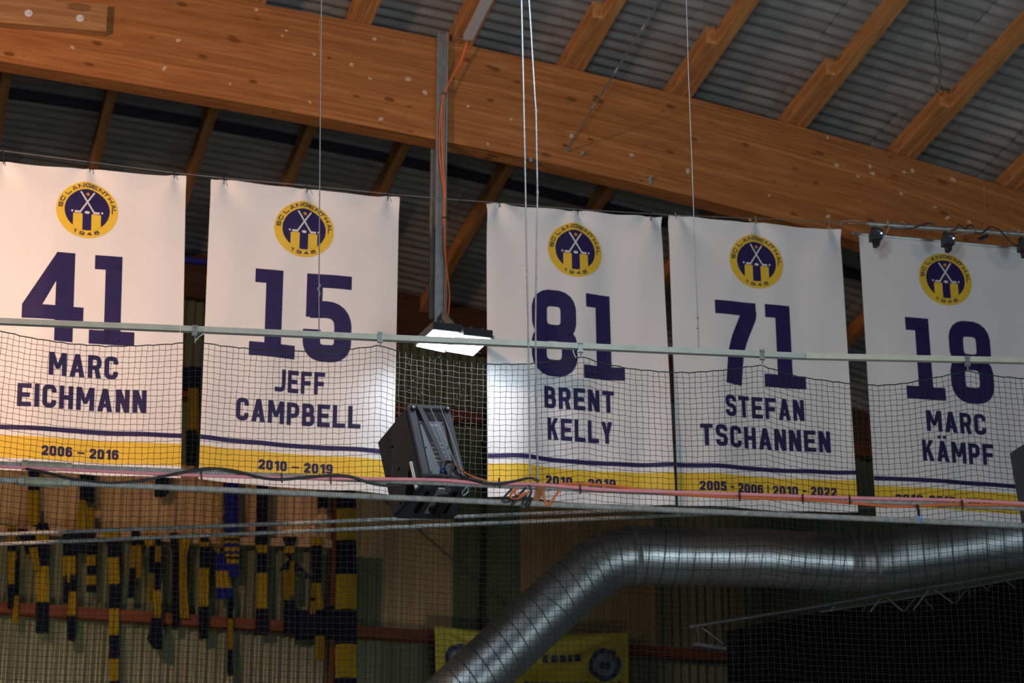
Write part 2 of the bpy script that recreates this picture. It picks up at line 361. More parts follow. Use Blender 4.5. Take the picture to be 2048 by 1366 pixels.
# the tall slab digits, in units of their height
def BD(c):
    t = 0.205
    if c == '1': return 0.53, rect(0.045, 0.84, 0.36, 1)+rect(0.17, 0, 0.36, 0.9)+rect(0, 0, 0.52, 0.155)
    if c == '4': return 0.70, rect(0.375, 0, 0.585, 0.25)+rect(0.375, 0.38, 0.585, 1)+rect(0.0, 0.235, 0.70, 0.395)+quad((0, 0.39), (0.225, 0.39), (0.38, 0.68), (0.38, 1))+quad((0.38, 0.9), (0.40, 1), (0.38, 1), (0.36, 0.97))
    if c == '5': return 0.56, rect(0.035, 0.845, 0.545, 1)+rect(0.035, 0.50, 0.215, 0.9)+stroke(rp([(0.08, 0.585), (0.455, 0.60, 0.27), (0.455, 0.09, 0.27), (0.105, 0.09, 0.25), (0.105, 0.36)], 8), 0.195)
    if c == '7': return 0.52, rect(0, 0.835, 0.52, 1)+stroke(rp([(0.425, 0.90), (0.425, 0.84, 0.05), (0.25, 0.45, 0.35), (0.20, 0.0)], 8), 0.20)
    if c == '8': return 0.60, ring(0.105, 0.09, 0.495, 0.50, 0.22, 0.195)+ring(0.115, 0.50, 0.485, 0.91, 0.22, 0.195)

# ------------------------------------------------------------------ setting
XP = [-1.5, -0.38, 0.74, 1.80, 2.84, 3.86, 4.85, 5.96, 7.05, 8.23, 9.37, 10.51, 11.65, 12.8]
ic = MB().abox((-8, -3, -0.1), (18, 26, 0)); obj('floor', ic, 'ice', kind='structure')
# main glued timber beam
bot = [(-1.5, 13.12), (0.64, 12.99), (1.42, 12.92), (2.2, 12.88), (3.0, 12.83), (3.88, 12.76), (4.8, 12.67), (5.43, 12.61), (6.0, 12.54), (7.2, 12.395), (8.06, 12.25), (8.82, 12.095), (10.62, 11.71), (12.9, 11.2)]
def zb(x): return 1.30111992e+01 - 5.94196085e-02*x + 6.48948533e-04*x*x - 6.2372487e-04*x**3
mb = MB(); rows = []; uv = []
n = 62
for i in range(n+1):
    x = -1.5+14.4*i/n; zt = zroof(x); zl = zb(max(x, 0))
    ring_ = [(x, YK, zt), (x, YK, zt-(zt-zl)*0.33), (x, YK, zt-(zt-zl)*0.66), (x, YK, zl), (x, YK+0.2, zl), (x, YK+0.2, zt)]
    rows.append(ring_)
    H = zt-zl; uv += [(x, H), (x, H*0.67), (x, H*0.34), (x, 0), (x, -0.2), (x, -0.2-H)]
mb.grid(rows, 0, True); mb.uv = uv
beam = obj('roof_beam', mb, 'glulam', org=(0, YK, 12), kind='structure')
beam['label'] = 'large glued timber beam sloping down under the roof, knotty orange wood'
# putty patches on the beam face
pp = [(145, 95), (357, 81), (329, 137), (460, 168), (565, 72), (573, 61), (628, 108), (620, 204), (749, 78), (704, 130), (816, 158), (850, 185), (740, 157),
      (936, 213), (1022, 239), (1143, 272), (762, 238), (976, 288), (1263, 310), (1655, 276), (1740, 333), (1745, 347), (1716, 353), (1808, 344), (1826, 342), (1906, 359), (1802, 387),
      (1870, 414), (1538, 391), (1673, 332), (1376, 342), (1656, 433), (1895, 436), (1938, 444), (512, 20), (1500, 440)]
def patch_mesh(k):
    rr = random.Random(k); m = MB(); n = 9; pts = []
    for i in range(n):
        a = 2*PI*i/n; r = 0.016*(0.7+0.7*rr.random()); pts.append(V((r*math.cos(a)*1.2, 0, r*math.sin(a))))
    m.prism(pts, (0, -0.002, 0)); return _mesh('filler_patch', m, 'putty', V((0, 0, 0)))
pms = [patch_mesh(k) for k in range(5)]
for i, (x, y) in enumerate(pp):
    p = PY(x, y, YK-0.0005); o = obj('filler_patch', None, None, parent=beam, mesh=pms[i % 5]); o.location = p-WORG[beam.name]
    s = R.uniform(0.7, 1.5); o.scale = (s, 1, s); o.rotation_euler = (0, R.uniform(0, 6), 0)
# bolts and fittings on the beam
for (x, y, r) in [(1133, 300, 0.02), (1163, 308, 0.018)]:
    p = PY(x, y, YK); obj('bolt_head', MB().tube([p, p+V((0, -0.03, 0))], r, 10), 'steel_channel', beam, True, label='dark steel bolt head')
p = PY(1299, 362, YK); m = MB().box(p+V((0, -0.01, 0)), (0.016, 0, 0), (0, 0.006, 0), (0, 0, 0.04)).tube([p+V((0, -0.01, 0.03)), p+V((0, -0.04, 0.03))], 0.018, 8)
obj('eye_bracket', m, 'galvanised', beam, label='small zinc bracket')
p = PY(1060, 322, YK+0.01); obj('hook_plate', MB().box(p+V((0, -0.02, 0)), (0.014, 0, 0.004), (0, 0.012, 0), (-0.006, 0, 0.022)), 'galvanised', beam, label='small zinc hook plate')
# joint lines on the beam: thin timber cover strips
for xa, ya, yb_ in [(639, 40, 230), (1968, 362, 480)]:
    a = PY(xa, ya, YK-0.003); b = PY(xa+(3 if xa < 1000 else 4), yb_, YK-0.003)
    obj('joint_strip', MB().tube([a, b], 0.005, 4), 'purlin_wood', beam)
# timber block bolted on the beam
q = [PY(-60, -2, YK), PY(213, 20, YK), PY(210, 73, YK), PY(-60, 50, YK)]
blk = thing('timber_block', q[3], 'short timber block bolted on the beam face at its upper end', 'timber')
obj('block', MB().prism(q, (0, -0.10, 0)), 'board_wood', blk)
for x, y in [(57, 27), (160, 37)]:
    p = PY(x, y, YK-0.10); obj('bolt', MB().tube([p, p+V((0, -0.008, 0))], 0.036, 14).tube([p+V((0, -0.008, 0)), p+V((0, -0.025, 0))], 0.016, 6), 'pale_mark', blk, True, label='zinc washer and bolt')

_o = ['first', 'second', 'third', 'fourth', 'fifth', 'sixth', 'seventh', 'eighth', 'ninth', 'tenth', 'eleventh', 'twelfth', 'thirteenth', 'fourteenth']
PLAB = {k: 'lapped roof purlin crossing the beam, the '+_o[k]+' counted down the slope' for k in range(14)}
PLAB.update({3: 'roof purlin seen only behind the beam, reaching down toward the gap after the first banner', 4: 'topmost lapped roof purlin showing both above and behind the beam', 5: 'lapped roof purlin just uphill of the steel hanger', 6: 'lapped roof purlin carrying the white strip fixture', 7: 'lapped roof purlin between the white strip fixture and the slanting brace rod',
 8: 'lapped roof purlin just past the slanting brace rod, above the seventy-one banner wire', 9: 'lapped roof purlin uphill of the one with the twisted black wires', 10: 'lapped roof purlin with twisted black wires hanging at its timber end', 11: 'lowest lapped roof purlin in view, at the frame edge'})
# purlins: rear and front timbers lap over the beam
for i, X in enumerate(XP):
    z = zroof(X+0.1); tilt = 0
    def timber(x0, y0, y1):
        m = MB(); ys = [y0+(y1-y0)*k/6 for k in range(7)]
        rows = [[(x0, y, zroof(x0)), (x0+0.1, y, zroof(x0)), (x0+0.1, y, z+0.19), (x0, y, z+0.19)] for y in ys]
        m.grid(rows, 0, True); m.f += [(0, 1, 2, 3), (24, 27, 26, 25)]; m.m += [0, 0]; return m
    e = 20.2+R.uniform(-0.08, 0.08)
    pl = thing('purlin', (X, 20, z), PLAB[i], 'timber', 'purlins carrying the corrugated roof')
    obj('rear_timber', timber(X, e, YW+0.1), 'purlin_wood', pl); obj('front_timber', timber(X+0.104, 9.0, 22.0), 'purlin_wood', pl)

# roof of corrugated sheets: one object per sheet
roof = bpy.data.objects.new('ceiling', None); COL.objects.link(roof); roof['kind'] = 'structure'; WORG['ceiling'] = V((0, 0, 0))
PW, NWV = 0.177, 5
def sheet_mesh(xa, xb, za, zb_, m_):
    m = MB(); rows = []; n = NWV*8
    for i in range(n+1+3):
        y = PW*NWV*i/n; c = 0.011*math.cos(2*PI*y/PW)
        rows.append([(0, y, c), ((xb-xa)/2, y, (zb_-za)/2+c+0.002), (xb-xa, y, zb_-za+c)])
    m.grid(rows); return _mesh('corrugated_sheet', m, m_, V((0, 0, 0)))
for i in range(len(XP)-1):
    xa, xb = XP[i]-0.14, XP[i+1]+0.02
    za, zb2 = zroof(XP[i]+0.1)+0.235, zroof(XP[i+1]+0.1)+0.217
    ms = [sheet_mesh(xa, xb, za, zb2, k) for k in ('fibre_cement', 'fibre_cement_pale')]
    for me in ms: me.polygons.foreach_set('use_smooth', [True]*len(me.polygons))
    for k in range(23):
        y = 8.3+k*PW*NWV
        if y > YW+0.3: continue
        o = obj('corrugated_sheet', None, None, parent=roof, mesh=ms[0 if R.random() < 0.7 else 1])
        o.location = (xa+R.uniform(-0.03, 0.03), y, za+R.uniform(-0.004, 0.004))
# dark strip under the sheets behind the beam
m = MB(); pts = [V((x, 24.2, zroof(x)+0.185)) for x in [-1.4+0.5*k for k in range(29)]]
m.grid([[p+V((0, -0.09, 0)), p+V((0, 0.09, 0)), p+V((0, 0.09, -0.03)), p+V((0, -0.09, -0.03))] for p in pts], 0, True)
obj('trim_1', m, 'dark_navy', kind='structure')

# back wall: fascia beam, girts, corrugated sheets
wall = bpy.data.objects.new('wall_back', None); COL.objects.link(wall); wall['kind'] = 'structure'; WORG['wall_back'] = V((0, 0, 0))
m = MB(); xs = [-1.5+0.6*k for k in range(26)]
rows = [[(x, YW-0.1, zroof(x)+0.2), (x, YW-0.1, zroof(x)-0.36), (x, YW+0.1, zroof(x)-0.36), (x, YW+0.1, zroof(x)+0.2)] for x in xs]
m.grid(rows, 0, True); obj('fascia_board', m, 'fascia_wood', wall, label='dark brown fascia timber under the roof edge')
def girt(z0, z1, x0=-1.6, x1=14, dz=0.0, nm='wall_girt', mt='girt_wood'):
    return obj(nm, MB().abox((x0, YW-0.16, z0), (x1, YW-0.02, z1)), mt, wall)
zg = PY(400, 1248, YW).z; zba = PY(400, 1072, YW-0.2).z
girt(zg-0.06, zg+0.06)
z3 = PY(1730, 910, YW).z; girt(z3-0.07, z3+0.07)
zt2 = PY(1730, 880, YW).z
PWL = 0.105
def wsheet(cnt, z0, z1, mt):
    m = MB(); n = cnt*8; rows = []
    for i in range(n+1):
        x = PWL*cnt*i/n; c = 0.020*math.cos(2*PI*x/PWL); rows.append([(x, c, z1), (x, c, (z0+z1)/2), (x, c, z0)])
    m.grid(rows); me = _mesh('wall_sheet', m, mt, V((0, 0, 0))); me.polygons.foreach_set('use_smooth', [True]*len(me.polygons)); return me
zmid = PY(400, 925, YW).z
x = -1.8; k = 0
while x < 14:
    cnt = 8; X = x
    ztop = zroof(X+PWL*cnt)-0.30
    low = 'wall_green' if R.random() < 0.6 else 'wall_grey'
    px_warm_lit = X < 6.3
    if X < 4.9: segs = [(zmid, ztop, 'wall_green'), (zba, zmid, 'wall_warm_lit'), (zg, zba+0.0, 'wall_green'), (0.0, zg, 'wall_grey')]
    elif X < 5.8 or 6.6 < X < 8.4: segs = [(zmid, ztop, 'wall_green'), (zg, zmid, 'wall_warm_lit'), (0.0, zg, 'wall_green')]
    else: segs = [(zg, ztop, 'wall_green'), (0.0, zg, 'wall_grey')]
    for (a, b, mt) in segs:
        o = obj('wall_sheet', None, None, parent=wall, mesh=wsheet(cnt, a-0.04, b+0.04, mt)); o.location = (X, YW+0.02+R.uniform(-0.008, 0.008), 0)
    x += PWL*cnt-0.02; k += 1
# posts on the wall
for (x, w_, mt) in [(666, 0.03, 'girt_wood'), (969, 0.02, 'black_metal')]:
    p = PY(x, 1200, YW-0.14); obj('wall_post', MB().abox((p.x-w_, YW-0.16, 0), (p.x+w_, YW-0.03, PY(x, 960, YW).z+1)), mt, wall, label='dark upright post on the wall')
a = PY(368, 521, YW-0.12); obj('trim_2', MB().abox((a.x-0.1, YW-0.16, a.z-0.03), (a.x+0.5, YW-0.11, a.z+0.03)), 'vivid_blue', kind='structure')  # faint blue light strip, its glow put into a plain saturated colour

# ------------------------------------------------------------------ round ventilation duct
YD = 23.6
cpts = [(600, 1680), (760, 1532), (918, 1385), (1000, 1309), (1076, 1238), (1150, 1170), (1205, 1128), (1262, 1112), (1340, 1112), (1450, 1114), (1560, 1118), (1690, 1125), (1760, 1122), (1860, 1105), (1960, 1088), (2120, 1062)]
dp = [PY(x, y, YD+(0.0 if x < 1700 else -(x-1700)*0.0016)) for x, y in cpts]
DR = 0.292
duct = thing('ventilation_duct', dp[3], 'fat round spiral steel duct climbing and turning along the dark back wall', 'duct')
path = spline(dp, 10)
obj('duct_pipe', MB().tube(path, DR, 40), 'duct_steel', duct, 'all')
m = MB(); L = 0; last = 0
def ringat(m, p, t, r, wdt, tilt=0.0):
    t = t.normalized(); u = t.orthogonal().normalized(); v = t.cross(u); rows = []
    for (rr, dd) in [(r, -wdt), (r+0.006, 0), (r, wdt)]:
        rows.append([p+(u*math.cos(a)+v*math.sin(a))*rr+t*(dd+tilt*math.cos(a)) for a in [2*PI*k/32 for k in range(32)]])
    m.grid(rows, 0, True)
for a, b in zip(path, path[1:]):
    L += (b-a).length
    if L-last > 0.128: last = L; ringat(m, b, b-a, DR-0.001, 0.009, 0.06)
obj('spiral_seam', m, 'duct_seam', duct, kind='stuff')
for (x, y) in [(1262, 1112), (1695, 1125), (1722, 1125), (1748, 1122)]:
    i = min(range(1, len(path)-1), key=lambda j: (path[j]-PY(x, y, YD)).length)
    m = MB(); t = (path[i+1]-path[i-1]); ringat(m, path[i], t, DR+0.012, 0.018); ringat(m, path[i], t, DR+0.004, 0.03)
    obj('duct_collar', m, 'steel_channel', duct, True)
for (x, y) in [(1272, 1050), (1700, 1060)]:
    p = PY(x, y, YD); obj('hanger_rod', MB().tube([p+V((0, 0, -0.1)), p+V((0, 0, 1.4 if x < 1500 else 0.9))], 0.006, 6), 'grey_wire', duct)

# ------------------------------------------------------------------ truss with black drape, right
def bar(m, a, b, r=0.012, n=6): m.tube([a, b], r, n)
YT = 22.3
tr = thing('lighting_truss', PY(1381, 1253, YT), 'thin grey lattice truss rising above the black drape', 'truss')
ch = [(1378, 1254), (1470, 1239), (1559, 1225), (1620, 1215), (1700, 1201), (1779, 1187), (1900, 1168), (2060, 1142)]
top1 = [PY(x, y, YT) for x, y in ch]
obj('top_chord', MB().tube(top1, 0.016, 10), 'truss_steel', tr, True)
top2 = [PY(x, y, YT+0.35) for x, y in [(1640, 1224), (1760, 1205), (1880, 1185), (2060, 1152)]]
obj('rear_chord', MB().tube(top2, 0.012, 8), 'truss_steel', tr, True)
zz = [(1395, 1254, 1398, 1292, 0), (1405, 1256, 1447, 1288, 0), (1669, 1213, 1662, 1221, 1), (1680, 1211, 1696, 1222, 0), (1735, 1205, 1726, 1222, 0), (1761, 1197, 1740, 1224, 1), (1773, 1195, 1805, 1222, 0),
      (1831, 1196, 1809, 1222, 0), (1856, 1181, 1827, 1220, 1), (1868, 1179, 1906, 1206, 0), (1850, 1200, 1866, 1218, 0), (1932, 1180, 1911, 1207, 0), (1917, 1168, 1918, 1201, 0), (1948, 1165, 1950, 1191, 0), (1956, 1165, 1977, 1181, 0), (1938, 1175, 1940, 1195, 0),
      (1985, 1160, 1975, 1182, 0), (2005, 1156, 2030, 1176, 0)]
for x0, y0, x1, y1, br in zz:
    obj('lattice_bar', MB().tube([PY(x0, y0, YT), PY(x1, y1, YT-0.05)], 0.008, 6), 'truss_bright' if br else 'truss_steel', tr, label='bright lattice bar' if br else None)
obj('end_plate', MB().box(PY(1417, 1295, YT), (0.16, 0, -0.01), (0, 0.05, 0), (0, 0, 0.016)), 'truss_steel', tr)
dr = [(1452, 1262), (1560, 1240), (1700, 1213), (1900, 1180), (2130, 1140)]
m = MB(); rows = []
N_ = 150
for i in range(N_+1):
    x = 1452+(2130-1452)*i/N_; y = interp(dr, x); p = PY(x, y, YT+0.45); f = 0.05*math.sin(i*0.9)+0.02*math.sin(i*2.3)
    rows.append([(p.x, p.y+f*0.3, p.z), (p.x, p.y+f, p.z-1.2), (p.x, p.y+f*1.2, p.z-3.5)])
m.grid(rows)
back = [[V(q)+V((0, 0.01, 0)) for q in r] for r in rows]; m.grid(back)
obj('black_drape', m, 'black_fabric', smooth='all', label='large plain black drape hanging below the lattice truss', category='drape')

# ------------------------------------------------------------------ ribbed bars behind the banners
def ribbed(name, a, b, rad, label, parent=None, mt='bar_steel', step=0.014, n=8):
    a, b = V(a), V(b); L = (b-a).length; k = int(L/step*2); pts = []; rr = []
    for i in range(k+1): pts.append(a+(b-a)*i/k); rr.append(rad*(1.0 if i % 2 else 0.80))
    return obj(name, MB().tube(pts, rr, n), mt, parent, False)
YF = 21.9
pr = thing('brace_bars', PY(640, 1045, YF), 'pair of pale ribbed bars crossing behind the banners over the scarves', 'bars')
ribbed('ribbed_bar', PY(-60, 1071, YF), PY(1760, 1001, YF-0.3), 0.020, '', pr, step=0.03)
ribbed('ribbed_bar', PY(-60, 1091, YF-0.1), PY(1760, 1013, YF-0.35), 0.020, '', pr, step=0.03)
a = PY(642, 1036, YF-0.05); b = PY(622, 1058, YF-0.08)
obj('bar_clamp', MB().tube([a+V((-.0, 0, .02)), b], 0.03, 8).tube([a, a+V((0.05, 0, 0.01))], 0.036, 8), 'board_wood', pr, label='brownish clamp joining the two bars')
m = MB().tube([PY(770, 1001, YW-0.03), PY(1110, 1298, YW-0.03)], 0.009, 6)
obj('slanting_cable', m, 'black_cable', label='thin dark cable slanting down in front of the back wall', category='cable')

# ------------------------------------------------------------------ scarves
MI = {'N': 0, 'Y': 1, 'B': 2, 'O': 3}
SM = ['scarf_navy', 'scarf_yellow', 'scarf_blue', 'orange_print']
YS = YW-0.19
def tail(root, xs, blocks, dy=0.0, seed=0, rip=None, ragged=True, nm='scarf_tail'):
    """xs: (x0,x1) or list of (y, x0, x1); blocks (y0, y1, colour)"""
    rr = random.Random(seed); m = MB(); rows = []; cols = []
    if not isinstance(xs, list): xs = [(blocks[0][0], *xs), (blocks[-1][1], *xs)]
    nn = 14; ph = rr.random()*6; rp_ = rip or rr.choice((2, 2.5, 3))
    L0 = [(q[0], q[1]) for q in xs]; L1 = [(q[0], q[2]) for q in xs]
    for (y0, y1, c) in blocks:
        k = max(2, int((y1-y0)/9))
        for j in range(k+1):
            y = y0+(y1-y0)*j/k; xa = interp(L0, y)+rr.uniform(-.7, .7); xb = interp(L1, y)+rr.uniform(-.7, .7); row = []
            for i in range(nn+1):
                t = i/nn; d = 0.018*math.sin(t*2*PI*rp_+ph+j*0.05); yy = y
                if ragged and (y0, y1, c) == blocks[-1] and j == k: yy += rr.uniform(-2, 2)
                p = PY(xa+(xb-xa)*t, yy, YS-dy); p.y += d; row.append(p)
            rows.append(row); cols.append(MI[c])
    fr = rows; m.grid(fr, fmi=lambda i, j: cols[min(i+1, len(cols)-1)])
    bk = [[p+V((0, 0.022, 0)) for p in r] for r in rows]; m.grid(bk, fmi=lambda i, j: cols[min(i+1, len(cols)-1)])
    for r_i in (0, -1): m.grid([rows[r_i], bk[r_i]], fmi=lambda i, j: cols[r_i])
    for e_ in (0, -1): m.grid([[r[e_] for r in rows], [r[e_] for r in bk]], fmi=lambda i, j: cols[min(j+1, len(cols)-1)])
    return obj(nm, m, SM, root, True)
bat = [(-60, 1049), (0, 1052), (255, 1064), (400, 1074), (480, 1076), (713, 1084)]
rows = []
for x in [-60, 100, 255, 400, 560, 713]:
    a = PY(x, interp(bat, x)-2, YS+0.04); b = PY(x, interp(bat, x)+13, YS+0.04)
    rows.append([a, b, b+V((0, .04, 0)), a+V((0, .04, 0))])
m = MB().grid(rows, 0, True); m.f.append((0, 1, 2, 3)); m.m.append(0); k = len(m.v)-4; m.f.append((k+3, k+2, k+1, k)); m.m.append(0)
obj('wall_batten', m, 'batten_wood', wall, label='pale wooden batten the scarves hang from')
SG = 'fan scarves hung on the batten'
SCV = [
 ('short scarf of yellow and navy blocks, farthest toward the wall corner', [((15, 32), [(1050, 1058, 'Y'), (1058, 1061, 'N'), (1061, 1066, 'Y'), (1066, 1069, 'N'), (1069, 1083, 'Y'), (1083, 1103, 'N'), (1103, 1168, 'Y'), (1168, 1217, 'N')]), ([(1120, 31, 38), (1190, 29, 38), (1245, 24, 38)], [(1120, 1192, 'N'), (1192, 1245, 'Y')])]),
 ('scarf with thick navy end below a long yellow block, second from the wall corner', [((72, 98), [(1046, 1060, 'N'), (1060, 1088, 'Y'), (1088, 1132, 'N'), (1132, 1204, 'Y'), (1204, 1266, 'N')]), ([(1060, 37, 55), (1110, 55, 72)], [(1057, 1076, 'N'), (1076, 1108, 'N')]), ([(1095, 58, 75), (1140, 68, 80)], [(1095, 1140, 'Y')])]),
 ('bundled scarf with navy knot on the batten and yellow tails', [((126, 152), [(1066, 1112, 'N'), (1112, 1165, 'Y'), (1150, 1206, 'N')]), ([(1150, 140, 152), (1235, 134, 152)], [(1150, 1183, 'N'), (1183, 1236, 'Y')]), ((134, 152), [(1232, 1281, 'N')]), ([(1068, 130, 192), (1100, 135, 182)], [(1066, 1104, 'N')])]),
 ('short scarf with three navy bands ending above the glossy wall bars', [((174, 193), [(1092, 1110, 'N'), (1110, 1131, 'Y'), (1131, 1151, 'N'), (1151, 1169, 'Y'), (1169, 1184, 'N')])]),
 ('very long narrow scarf reaching far below the brown wall timber', [([(1066, 205, 240), (1090, 215, 238), (1160, 218, 240), (1366, 219, 238)], [(1064, 1082, 'Y'), (1082, 1115, 'N'), (1115, 1168, 'Y'), (1168, 1217, 'N'), (1217, 1270, 'Y'), (1270, 1318, 'N'), (1318, 1362, 'Y'), (1362, 1400, 'N')])]),
 ('small scarf with one dark navy tail and a thin yellow tail', [((263, 279), [(1060, 1092, 'N')]), ([(1092, 263, 272), (1135, 260, 271), (1195, 254, 270)], [(1092, 1135, 'Y'), (1135, 1195, 'N')]), ((272, 282), [(1090, 1155, 'Y')])]),
 ('scarf in zigzag navy and yellow pieces with a wide navy end', [((290, 314), [(1065, 1092, 'Y')]), ((298, 312), [(1092, 1146, 'N')]), ([(1146, 297, 306), (1203, 296, 306)], [(1146, 1203, 'Y')]), ((311, 321), [(1073, 1092, 'N'), (1092, 1124, 'Y'), (1124, 1184, 'N')]), ([(1184, 303, 322), (1240, 309, 323)], [(1180, 1242, 'Y')]), ([(1236, 303, 322), (1280, 295, 325), (1297, 308, 325)], [(1236, 1298, 'N')])]),
 ('plain all-navy scarf beside the plain yellow one', [([(1066, 338, 358), (1100, 345, 358), (1256, 345, 357)], [(1066, 1256, 'N')])]),
 ('plain yellow scarf widening to a slanted lower edge', [([(1070, 352, 384), (1110, 358, 374), (1180, 358, 374), (1236, 360, 379)], [(1070, 1236, 'Y')])]),
 ('straight scarf of navy, yellow, navy blocks next to the bright blue scarf', [([(1074, 400, 418), (1275, 398, 417)], [(1074, 1084, 'N'), (1084, 1093, 'Y'), (1093, 1136, 'N'), (1136, 1213, 'Y'), (1213, 1278, 'N')])]),
 ('wide bright blue scarf with thin yellow stripes near its end', [((447, 478), [(955, 1071, 'B'), (1071, 1076, 'Y'), (1076, 1081, 'N'), (1081, 1086, 'Y'), (1086, 1094, 'B'), (1094, 1102, 'Y'), (1102, 1108, 'B'), (1108, 1113, 'Y'), (1113, 1118, 'N'), (1118, 1127, 'Y'), (1127, 1154, 'B')]), ([(1107, 430, 450), (1197, 434, 468)], [(1107, 1142, 'B'), (1142, 1150, 'Y'), (1150, 1176, 'Y'), (1176, 1197, 'B')])]),
 ('thin scarf hanging lowest behind the bright blue one', [((455, 467), [(1190, 1238, 'N'), (1238, 1299, 'Y'), (1299, 1350, 'N')])]),
 ('scarf with long navy upper part and flared navy end, right of the blue one', [([(960, 513, 536), (1050, 513, 535), (1085, 509, 536), (1100, 514, 533), (1216, 512, 534), (1268, 509, 538)], [(960, 1090, 'N'), (1090, 1105, 'Y'), (1105, 1146, 'N'), (1146, 1217, 'Y'), (1217, 1268, 'N')])]),
 ('knotted scarf with two yellow strands ending in navy, beside the dark bag', [([(1073, 565, 595), (1092, 572, 588), (1104, 566, 592), (1108, 571, 588)], [(1073, 1092, 'N'), (1092, 1106, 'Y'), (1106, 1140, 'N')]), ((568, 580), [(1140, 1212, 'Y')]), ((579, 590), [(1122, 1190, 'Y')]), ([(1190, 567, 590), (1264, 566, 591)], [(1200, 1265, 'N')])]),
 ('scarf with a frayed yellow middle hanging in front of the dark bag', [([(1074, 622, 647), (1100, 625, 645), (1170, 626, 643), (1222, 630, 647)], [(1074, 1091, 'Y'), (1091, 1166, 'N'), (1166, 1222, 'Y')]), ([(1172, 624, 631), (1235, 620, 633)], [(1172, 1195, 'Y'), (1195, 1202, 'N'), (1202, 1235, 'Y')]), ((632, 648), [(1222, 1272, 'N'), (1272, 1319, 'Y')])]),
]
for i, (lab, tails) in enumerate(SCV):
    q0 = tails[0][0]; xx = q0[0][1] if isinstance(q0, list) else q0[0]
    rt = thing('scarf', PY(xx, 1080, YS), lab, 'scarf', SG)
    for j, (xs, bl) in enumerate(tails): tail(rt, xs, bl, dy=0.03+0.028*j, seed=i*7+j)
UP = [('navy and yellow scarf hung high, its end above the batten near the wall corner', [((57, 79), [(900, 981, 'N'), (981, 1048, 'Y')])]),
      ('tall navy scarf with yellow tails hung high, crossing the two bars', [((160, 188), [(900, 1003, 'N')]), ([(1000, 158, 172), (1065, 150, 178)], [(1000, 1068, 'Y')]), ([(1018, 172, 188), (1075, 176, 190)], [(1015, 1078, 'Y')])]),
      ('navy scarf end just below the first banner', [([(930, 311, 338), (985, 309, 338), (993, 309, 330)], [(900, 993, 'N')])]),
      ('yellow and navy scarf showing in the gap between the first two banners', [((362, 408), [(733, 778, 'N')]), ((377, 397), [(776, 866, 'Y')]), ((372, 393), [(860, 931, 'N')])]),
      ('small navy scarf end beside the striped flag', [((634, 655), [(930, 1015, 'N')])])]
for i, (lab, tails) in enumerate(UP):
    q0 = tails[0][0]; xx = q0[0][1] if isinstance(q0, list) else q0[0]
    rt = thing('scarf', PY(xx, tails[0][1][0][0], YS), lab, 'scarf', 'scarves hung above the batten')
    for j, (xs, bl) in enumerate(tails): tail(rt, xs, bl, dy=0.03+0.028*j, seed=90+i*7+j)
    q1 = q0[0][2] if isinstance(q0, list) else q0[1]; p = PY((xx+q1)/2, tails[0][1][0][0]+3, YS-0.05); obj('nail', MB().tube([p, V((p.x, YW+0.03, p.z))], 0.006, 6), 'black_metal', rt)
fl = thing('striped_flag', PY(690, 1000, YS), 'wide hanging cloth with broad yellow and navy stripes', 'flag')
tail(fl, [(940, 674, 713), (1366, 671, 714)], [(940, 1017, 'N'), (1017, 1080, 'Y'), (1080, 1148, 'N'), (1148, 1218, 'Y'), (1218, 1288, 'N'), (1288, 1355, 'Y'), (1355, 1430, 'N')], dy=0.08, seed=3, rip=1.0, nm='flag_cloth')
# chain garland beside the blue scarf
m = MB()
for k in range(34):
    y = 968+k*4; x = 437+7*math.sin(k*1.9)+2*math.cos(k*3.1); p = PY(x, y, YS-0.05)
    pts = [p+V((0.025*math.cos(a), 0.01*math.sin(a*2), 0.018*math.sin(a))) for a in [2*PI*j/8 for j in range(9)]]; m.tube(pts, 0.004, 4, caps=False)
obj('paper_chain', m, 'scarf_yellow', label='dull yellow loopy fringe hanging beside the bright blue scarf', category='garland')
m = MB(); rows = []
for j in range(9):
    t = j/8; rows.append([PY(592+80*i/10+3*math.sin(j), 1213+8*math.sin(i/10*PI+.5)*(1-t)+64*t-6*math.sin(i/10*PI)*t, YS-0.02-0.10*math.sin(PI*i/10)*math.sin(PI*(t*.9+.05))) for i in range(11)])
m.grid(rows); m.grid([[p+V((0, 0.09, 0)) for p in r] for r in rows])
m.grid([rows[0], [p+V((0, .09, 0)) for p in rows[0]]]); m.grid([rows[-1], [p+V((0, .09, 0)) for p in rows[-1]]])
obj('dark_bag', m, 'scarf_navy', smooth=True, label='dark bag hanging by the brown wall timber behind a scarf', category='bag')

# ------------------------------------------------------------------ wrinkled yellow club flag
cx = [(868, 1253), (1256, 1265), (1259, 1480), (878, 1470)]
C4 = [PY(x, y, YW-0.3) for x, y in cx]
def ypt(u, v, lift=0.0):
    p = (C4[0]*(1-u)+C4[1]*u)*(1-v)+(C4[3]*(1-u)+C4[2]*u)*v
    def fan(cu, cv):
        du, dv = (u-cu)*1.9, (v-cv)*1.0; rr = math.hypot(du, dv)+1e-6; an = math.atan2(dv, abs(du)); return math.sin(an*15)*min(rr, 0.5)*math.exp(-rr*1.3)
    d = 0.11*(fan(0.01, 0)+fan(0.99, 0))+0.012*math.sin(u*17+v*5)
    sag = 0.05*math.sin(PI*u)*(1-v)
    return p+V((0, -d-lift, -sag))
yf = thing('club_flag', C4[3], 'wrinkled yellow cloth with blue round emblems, half behind the duct', 'flag')
m = MB(); m.grid([[ypt(i/70, j/40) for i in range(71)] for j in range(41)]); m.grid([[ypt(i/70, j/40)+V((0, .006, 0)) for i in range(71)] for j in range(41)])
obj('flag_cloth', m, 'flag_yellow', yf, 'all')
